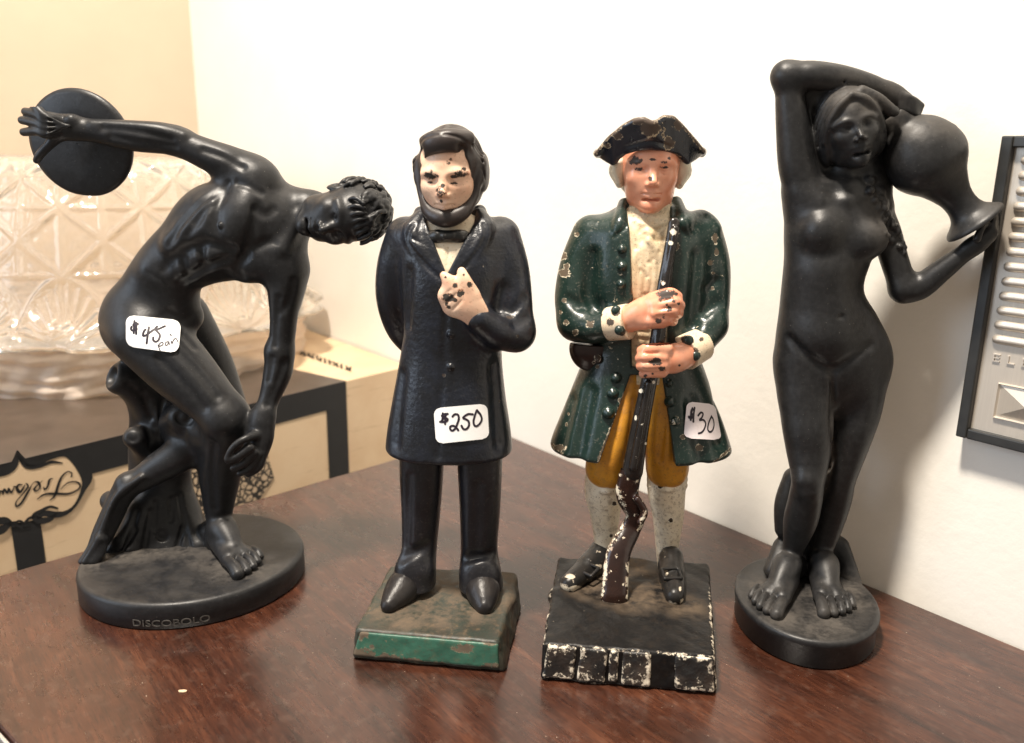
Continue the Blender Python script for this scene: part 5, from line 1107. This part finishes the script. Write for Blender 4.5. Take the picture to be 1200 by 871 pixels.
# ------------------------------------------------------------------ carton behind the table
ZT = float(np.mean([wall_pt(375, 388)[2], wall_pt(465, 425)[2]]))
A = gz(0, 545, ZT); B = gz(405, 447, ZT); cd_ = unit(B - A); cn = np.array([cd_[1], -cd_[0], 0])                    # front edge, outward normal
A0 = A - cd_*260; zb = -110.0
tw = ((wn @ TC) - wn @ B)/(wn @ cd_); B1 = B + cd_*(tw - 3)                                                # runs up to the wall
bk_ = np.array([cd_[1], -cd_[0], 0])*-1
TW = (WCg - A0) @ bk_
back0, back1 = A0 + bk_*420, B1 - wdir*440
org = np.array([*((A0 + B1)/2)[:2], zb])
TB = thing('gift_carton', org, 'cream carton with black printed bands and upside-down cartouche behind the table', 'box')
prism('carton_body', [A0, B1, back1 + wn*1, back0], zb, ZT, M['carton'], TB, org, bevel=.25)
prism('shelf', [A0 - cd_*20 - bk_*-5, B1 - cd_*4, back1 + wn*2, back0], zb - 30, zb - .3, M['brown_print']).update_tag(); tag(bpy.data.objects['shelf'], None, None, kind='structure')
def fpl(u, v, e=0.0):
    d = ray(u, v); P0 = A + cn*e; return CAM + d*((P0 - CAM) @ cn)/(d @ cn)
if cn @ (CAM - A) < 0: cn = -cn
def sheet(name, P, mat, parent=TB, sub=None):
    o = link_mesh(name, P, [list(range(len(P)))], mat, parent, org, False); bm = bmesh.new(); bm.from_mesh(o.data); r = bmesh.ops.solidify(bm, geom=list(bm.faces), thickness=.00015); bmesh.ops.recalc_face_normals(bm, faces=bm.faces); bm.to_mesh(o.data); bm.free(); return o
def fs(x, z, e): return A + cd_*x + np.array([0, 0, z - ZT]) + cn*e
xB = (B - A) @ cd_; xin = (fpl(383, 500) - A) @ cd_; zin = fpl(383, 481)[2]
sheet('printed_band', [fs(-255, zin, .5), fs(xB, zin, .5), fs(xB, ZT + .45, .5), fs(-255, ZT + .45, .5)], M['black_print'])
sheet('printed_strip', [fs(xin, zb + 2, .5), fs(xB, zb + 2, .5), fs(xB, zin, .5), fs(xin, zin, .5)], M['black_print'])
xl0, xl1 = (fpl(16, 640) - A) @ cd_, (fpl(51, 640) - A) @ cd_
sheet('printed_strip', [fs(xl0, zb + 2, .5), fs(xl1, zb + 2, .5), fs(xl1, zin, .5), fs(xl0, zin, .5)], M['black_print'])
td = unit(gz(330, 430, ZT) - gz(405, 447, ZT)); tb = (np.array([*B[:2], ZT + .4]) + np.array([*td[:2], 0])*330)
sheet('dark_top_panel', [np.array([*p[:2], ZT + .4]) for p in (A0 + cn*.45 + cd_*3, B + cn*.45, tb, A0 + bk_*330 + cd_*3)], M['brown_print'])
# cartouche label
zo = lambda P: [(p[0]/5.125, 510 + p[1]/5.125) for p in P]
lab = zo([(105, 118), (160, 180), (300, 140), (390, 118), (450, 148), (500, 205), (520, 262), (500, 330), (455, 415), (400, 462), (330, 482), (240, 505), (150, 520), (0, 540), (-120, 560), (-180, 480), (-190, 380), (-160, 300), (-80, 265), (0, 228), (80, 182)])
sheet('cartouche', [fpl(*p, .8) for p in lab], M['carton'])
car = [c for c in TB.children if c.name.startswith('cartouche')][0]
orn = [[(105, 100, .6), (150, 162, 1.6), (220, 172, 1.3), (300, 135, 1.3), (390, 112, 1.6), (455, 145, 2.6), (505, 210, 3.2), (522, 265, 3.0), (500, 330, 1.4), (455, 418, .9), (400, 465, 1.3), (340, 478, 1.8), (270, 470, 1.6), (235, 490, 1.2)],
       [(108, 125, .5), (160, 185, 1.3), (230, 188, 1.1), (310, 162, .8), (375, 168, .3)], [(105, 98, .6), (85, 175, 2.0), (40, 210, 2.6), (-20, 230, 2.2), (-100, 262, 1.5), (-180, 340, 2), (-190, 420, 2), (-130, 520, 1.5)],
       [(345, 440, .5), (300, 430, .7), (250, 455, 1.1), (205, 485, 1.4), (240, 515, 1.8), (300, 505, 1.5), (340, 470, .6)], [(205, 490, .8), (175, 500, .8), (150, 525, .7), (125, 550, .7), (100, 540, .6), (105, 518, .6), (130, 520, .6), (150, 545, .6), (175, 530, .6)],
       [(100, 525, .8), (60, 535, 1.2), (10, 570, 2.4), (-40, 590, 1.4)], [(80, 545, .8), (30, 515, 2.0), (-30, 520, 1.8)]]
tx = [[(225, 385, .5), (270, 355, 1.1), (340, 352, 1.3), (410, 352, 1.2), (465, 330, 1), (482, 300, .9), (455, 280, .8), (405, 288, .7), (365, 325, .4)], [(428, 250, .8), (432, 228, .6), (405, 220, .7), (368, 255, 1.2), (345, 315, 1.5), (330, 362, 1.3), (300, 392, .5)],
      [(318, 262, .3), (298, 268, 1.1), (285, 310, 1.0), (268, 326, .9), (262, 312, .5)], [(255, 275, .3), (225, 300, .7), (205, 325, 1.1), (222, 335, .7), (240, 312, .8), (232, 285, 1.2), (208, 282, .5), (190, 300, .4)],
      [(190, 300, .4), (172, 335, 1.0), (130, 405, 1.2), (100, 428, 1.0), (98, 400, .6), (140, 350, .7), (168, 310, 1.0), (158, 290, .6)], [(150, 300, .5), (132, 330, 1.2), (118, 345, .9), (100, 330, .8), (110, 300, 1.1), (132, 298, .6)], [(118, 340, .9), (98, 312, 1.0), (80, 310, .4)],
      [(85, 312, .4), (68, 345, 1.0), (52, 320, .9), (45, 348, 1.0), (25, 325, 1.0), (18, 355, .7)], [(20, 350, .6), (5, 335, .9), (-10, 360, .9), (-25, 340, .7), (-40, 372, .9)], [(-45, 340, .6), (-62, 380, 1), (-85, 420, .9), (-100, 400, .6)]]
def z5(Ls): return [[(p[0]/5.125, 510 + p[1]/5.125, p[2]) for p in s] for s in Ls]
ribbon(z5(orn), lambda u, v: fpl(u, v, 1.25), lambda u, v: cn, 2.3, 'scroll_border', M['black_print'], car, org)
ribbon(z5(tx), lambda u, v: fpl(u, v, 1.25), lambda u, v: cn, 1.15, 'script_lettering', M['black_print'], car, org)
sheet('filigree_print', [fpl(u, v, .5) for u, v in ((222, 524), (300, 506), (312, 528), (321, 560), (300, 592), (222, 612))], M['filigree'])
random.seed(12); LT = []
for k in range(13):
    t = k/12; u, v = 353 + 57*t, 413 + 19.5*t
    for _ in range(2): LT.append([(u + random.uniform(-1.5, 1.5), v - 2.4 + random.uniform(-.5, .5)), (u + random.uniform(-2.5, 2.5), v + random.uniform(-1, 1)), (u + random.uniform(-1.5, 1.5), v + 2.4 + random.uniform(-.5, .5))])
ribbon(LT, lambda u, v: gz(u, v, ZT + .5), lambda u, v: np.array([0, 0, 1.0]), 1.5, 'printed_lettering', M['black_print'], TB, org)

# ------------------------------------------------------------------ pressed-glass bowl turned upside down on the carton
bcn = gz(148, 412, ZT); R0 = 178.0
org = np.array([bcn[0], bcn[1], ZT])
TG = thing('pressed_glass_bowl', org, 'upturned pressed glass bowl with diamond and fan cuts on the carton', 'bowl')
tri = lambda x: abs((x % 1.0) - .5)*2
def relief(a, t):
    n = 16; p = a*n/(2*math.pi)
    if t > .40:
        y = (t - .40)*3.3; d1, d2 = tri(p + y), tri(p - y); r = max(max(0, 1 - d1*5.0), max(0, 1 - d2*5.0)); q1 = max(0, 1 - tri(p)*6), max(0, 1 - tri(y + .5)*7), max(0, 1 - tri(p + .5)*6)
        f1, f2 = tri(4*p + 4*y), tri(4*p - 4*y); fine = .35*min(f1, f2)
        return 3.6*max(r, .8*max(q1), fine)
    x = (p % 1.0) - .5; y = (t - .03)/.37; ang_ = math.atan2(x*2.0, max(y, 0.001)); rr = math.hypot(x*2.0, y)
    f = max(0, 1 - tri(ang_*11/math.pi)*1.8) if .15 < rr < .94 else 0
    return 3.4*max(f, max(0, 1 - abs(rr - .98)*16))
prof = [(0, R0*.985, 40), (.03, R0*1.0, 44), (.10, R0*.955, 52), (.22, R0*.90, 66), (.40, R0*.86, 92), (.60, R0*.825, 126), (.80, R0*.765, 156), (.92, R0*.70, 172), (1.0, R0*.58, 179)]
pp = np.array(prof); ts = np.linspace(0, 1, 110); rr_ = np.interp(ts, *spline(pp[:, :2], 8).T); zz_ = np.interp(ts, *spline(pp[:, [0, 2]], 8).T); n = 620; V, Fc = [], []
for j, t in enumerate(ts):
    for i in range(n):
        a = 2*math.pi*i/n; sc_ = 1 + (.035*max(0, .12 - t)/.12)*math.cos(15*a); r = rr_[j]*sc_ + relief(a, t); V.append([bcn[0] + r*math.cos(a), bcn[1] + r*math.sin(a), ZT + zz_[j]])
m = len(ts)
for j in range(m-1):
    for i in range(n): Fc.append([j*n+i, j*n+(i+1) % n, (j+1)*n+(i+1) % n, (j+1)*n+i])
b = len(V)
for t in np.linspace(1, 0, 24):                                   # inner face
    r = np.interp(t, ts, rr_) - 5.5; z = ZT + np.interp(t, ts, zz_) - (4 if t > .9 else 0)
    for i in range(n): a = 2*math.pi*i/n; V.append([bcn[0] + r*math.cos(a), bcn[1] + r*math.sin(a), z])
for i in range(n):
    Fc.append([(m-1)*n+i, (m-1)*n+(i+1) % n, b+(i+1) % n, b+i])
for j in range(23):
    for i in range(n): Fc.append([b+j*n+i, b+j*n+(i+1) % n, b+(j+1)*n+(i+1) % n, b+(j+1)*n+i])
for i in range(n): Fc.append([b+23*n+i, b+23*n+(i+1) % n, (i+1) % n, i])
Fc.append([(m-1)*n + i for i in range(n)]); 
link_mesh('bowl', np.array(V), [f for f in Fc if len(f) < 5], M['glass'], TG, org, True)
V2 = [V[(m-1)*n + i] for i in range(0, n, 10)]; top = [[p[0], p[1], p[2] - .2] for p in V2]; bot = [[p[0], p[1], p[2] - 5] for p in V2]; k = len(top)
link_mesh('foot', top + bot, [list(range(k)), list(range(k, 2*k))[::-1]] + [[i, (i+1) % k, k+(i+1) % k, k+i] for i in range(k)], M['glass'], TG, org, False)
V, Fc = [], []; n = 260                                           # crumpled clear wrapping round its rim
for j in range(26):
    t = j/25
    for i in range(n):
        a = 2*math.pi*i/n; wv = 2.4*math.sin(17*a + 3*t) + 1.8*math.sin(41*a - 7*t) + 1.6*math.sin(t*26 + 5*a) + 1.2*math.sin(t*40 + 9*math.sin(3*a)); r = R0*(.90 + .02*math.sin(3*a)) + wv - 10*t*t
        V.append([bcn[0] + r*math.cos(a), bcn[1] + r*math.sin(a), ZT + .6 + 48*t])
for j in range(25):
    for i in range(n): Fc.append([j*n+i, j*n+(i+1) % n, (j+1)*n+(i+1) % n, (j+1)*n+i])
link_mesh('wrapping', V, Fc, M['film'], TG, org)

# ------------------------------------------------------------------ crumbs on the table
random.seed(21)
for k, (u, v, r, lab) in enumerate([(214, 811, 1.5, 'pale chip of old paint lying on the table before the discus thrower')]):
    c = gz(u, v, 0); n = 9; P = [c + np.array([math.cos(2*math.pi*i/n)*r*random.uniform(.8, 1.2)*1.3, math.sin(2*math.pi*i/n)*r*random.uniform(.6, .9)*.7, .15]) for i in range(n)]
    T = [p + np.array([0, 0, .35]) for p in P]; o = link_mesh('paint_chip', P + T, [list(range(n))[::-1], list(range(n, 2*n))] + [[i, (i+1) % n, n+(i+1) % n, n+i] for i in range(n)], M['carton'], None, c, False); tag(o, lab, 'paint chip')
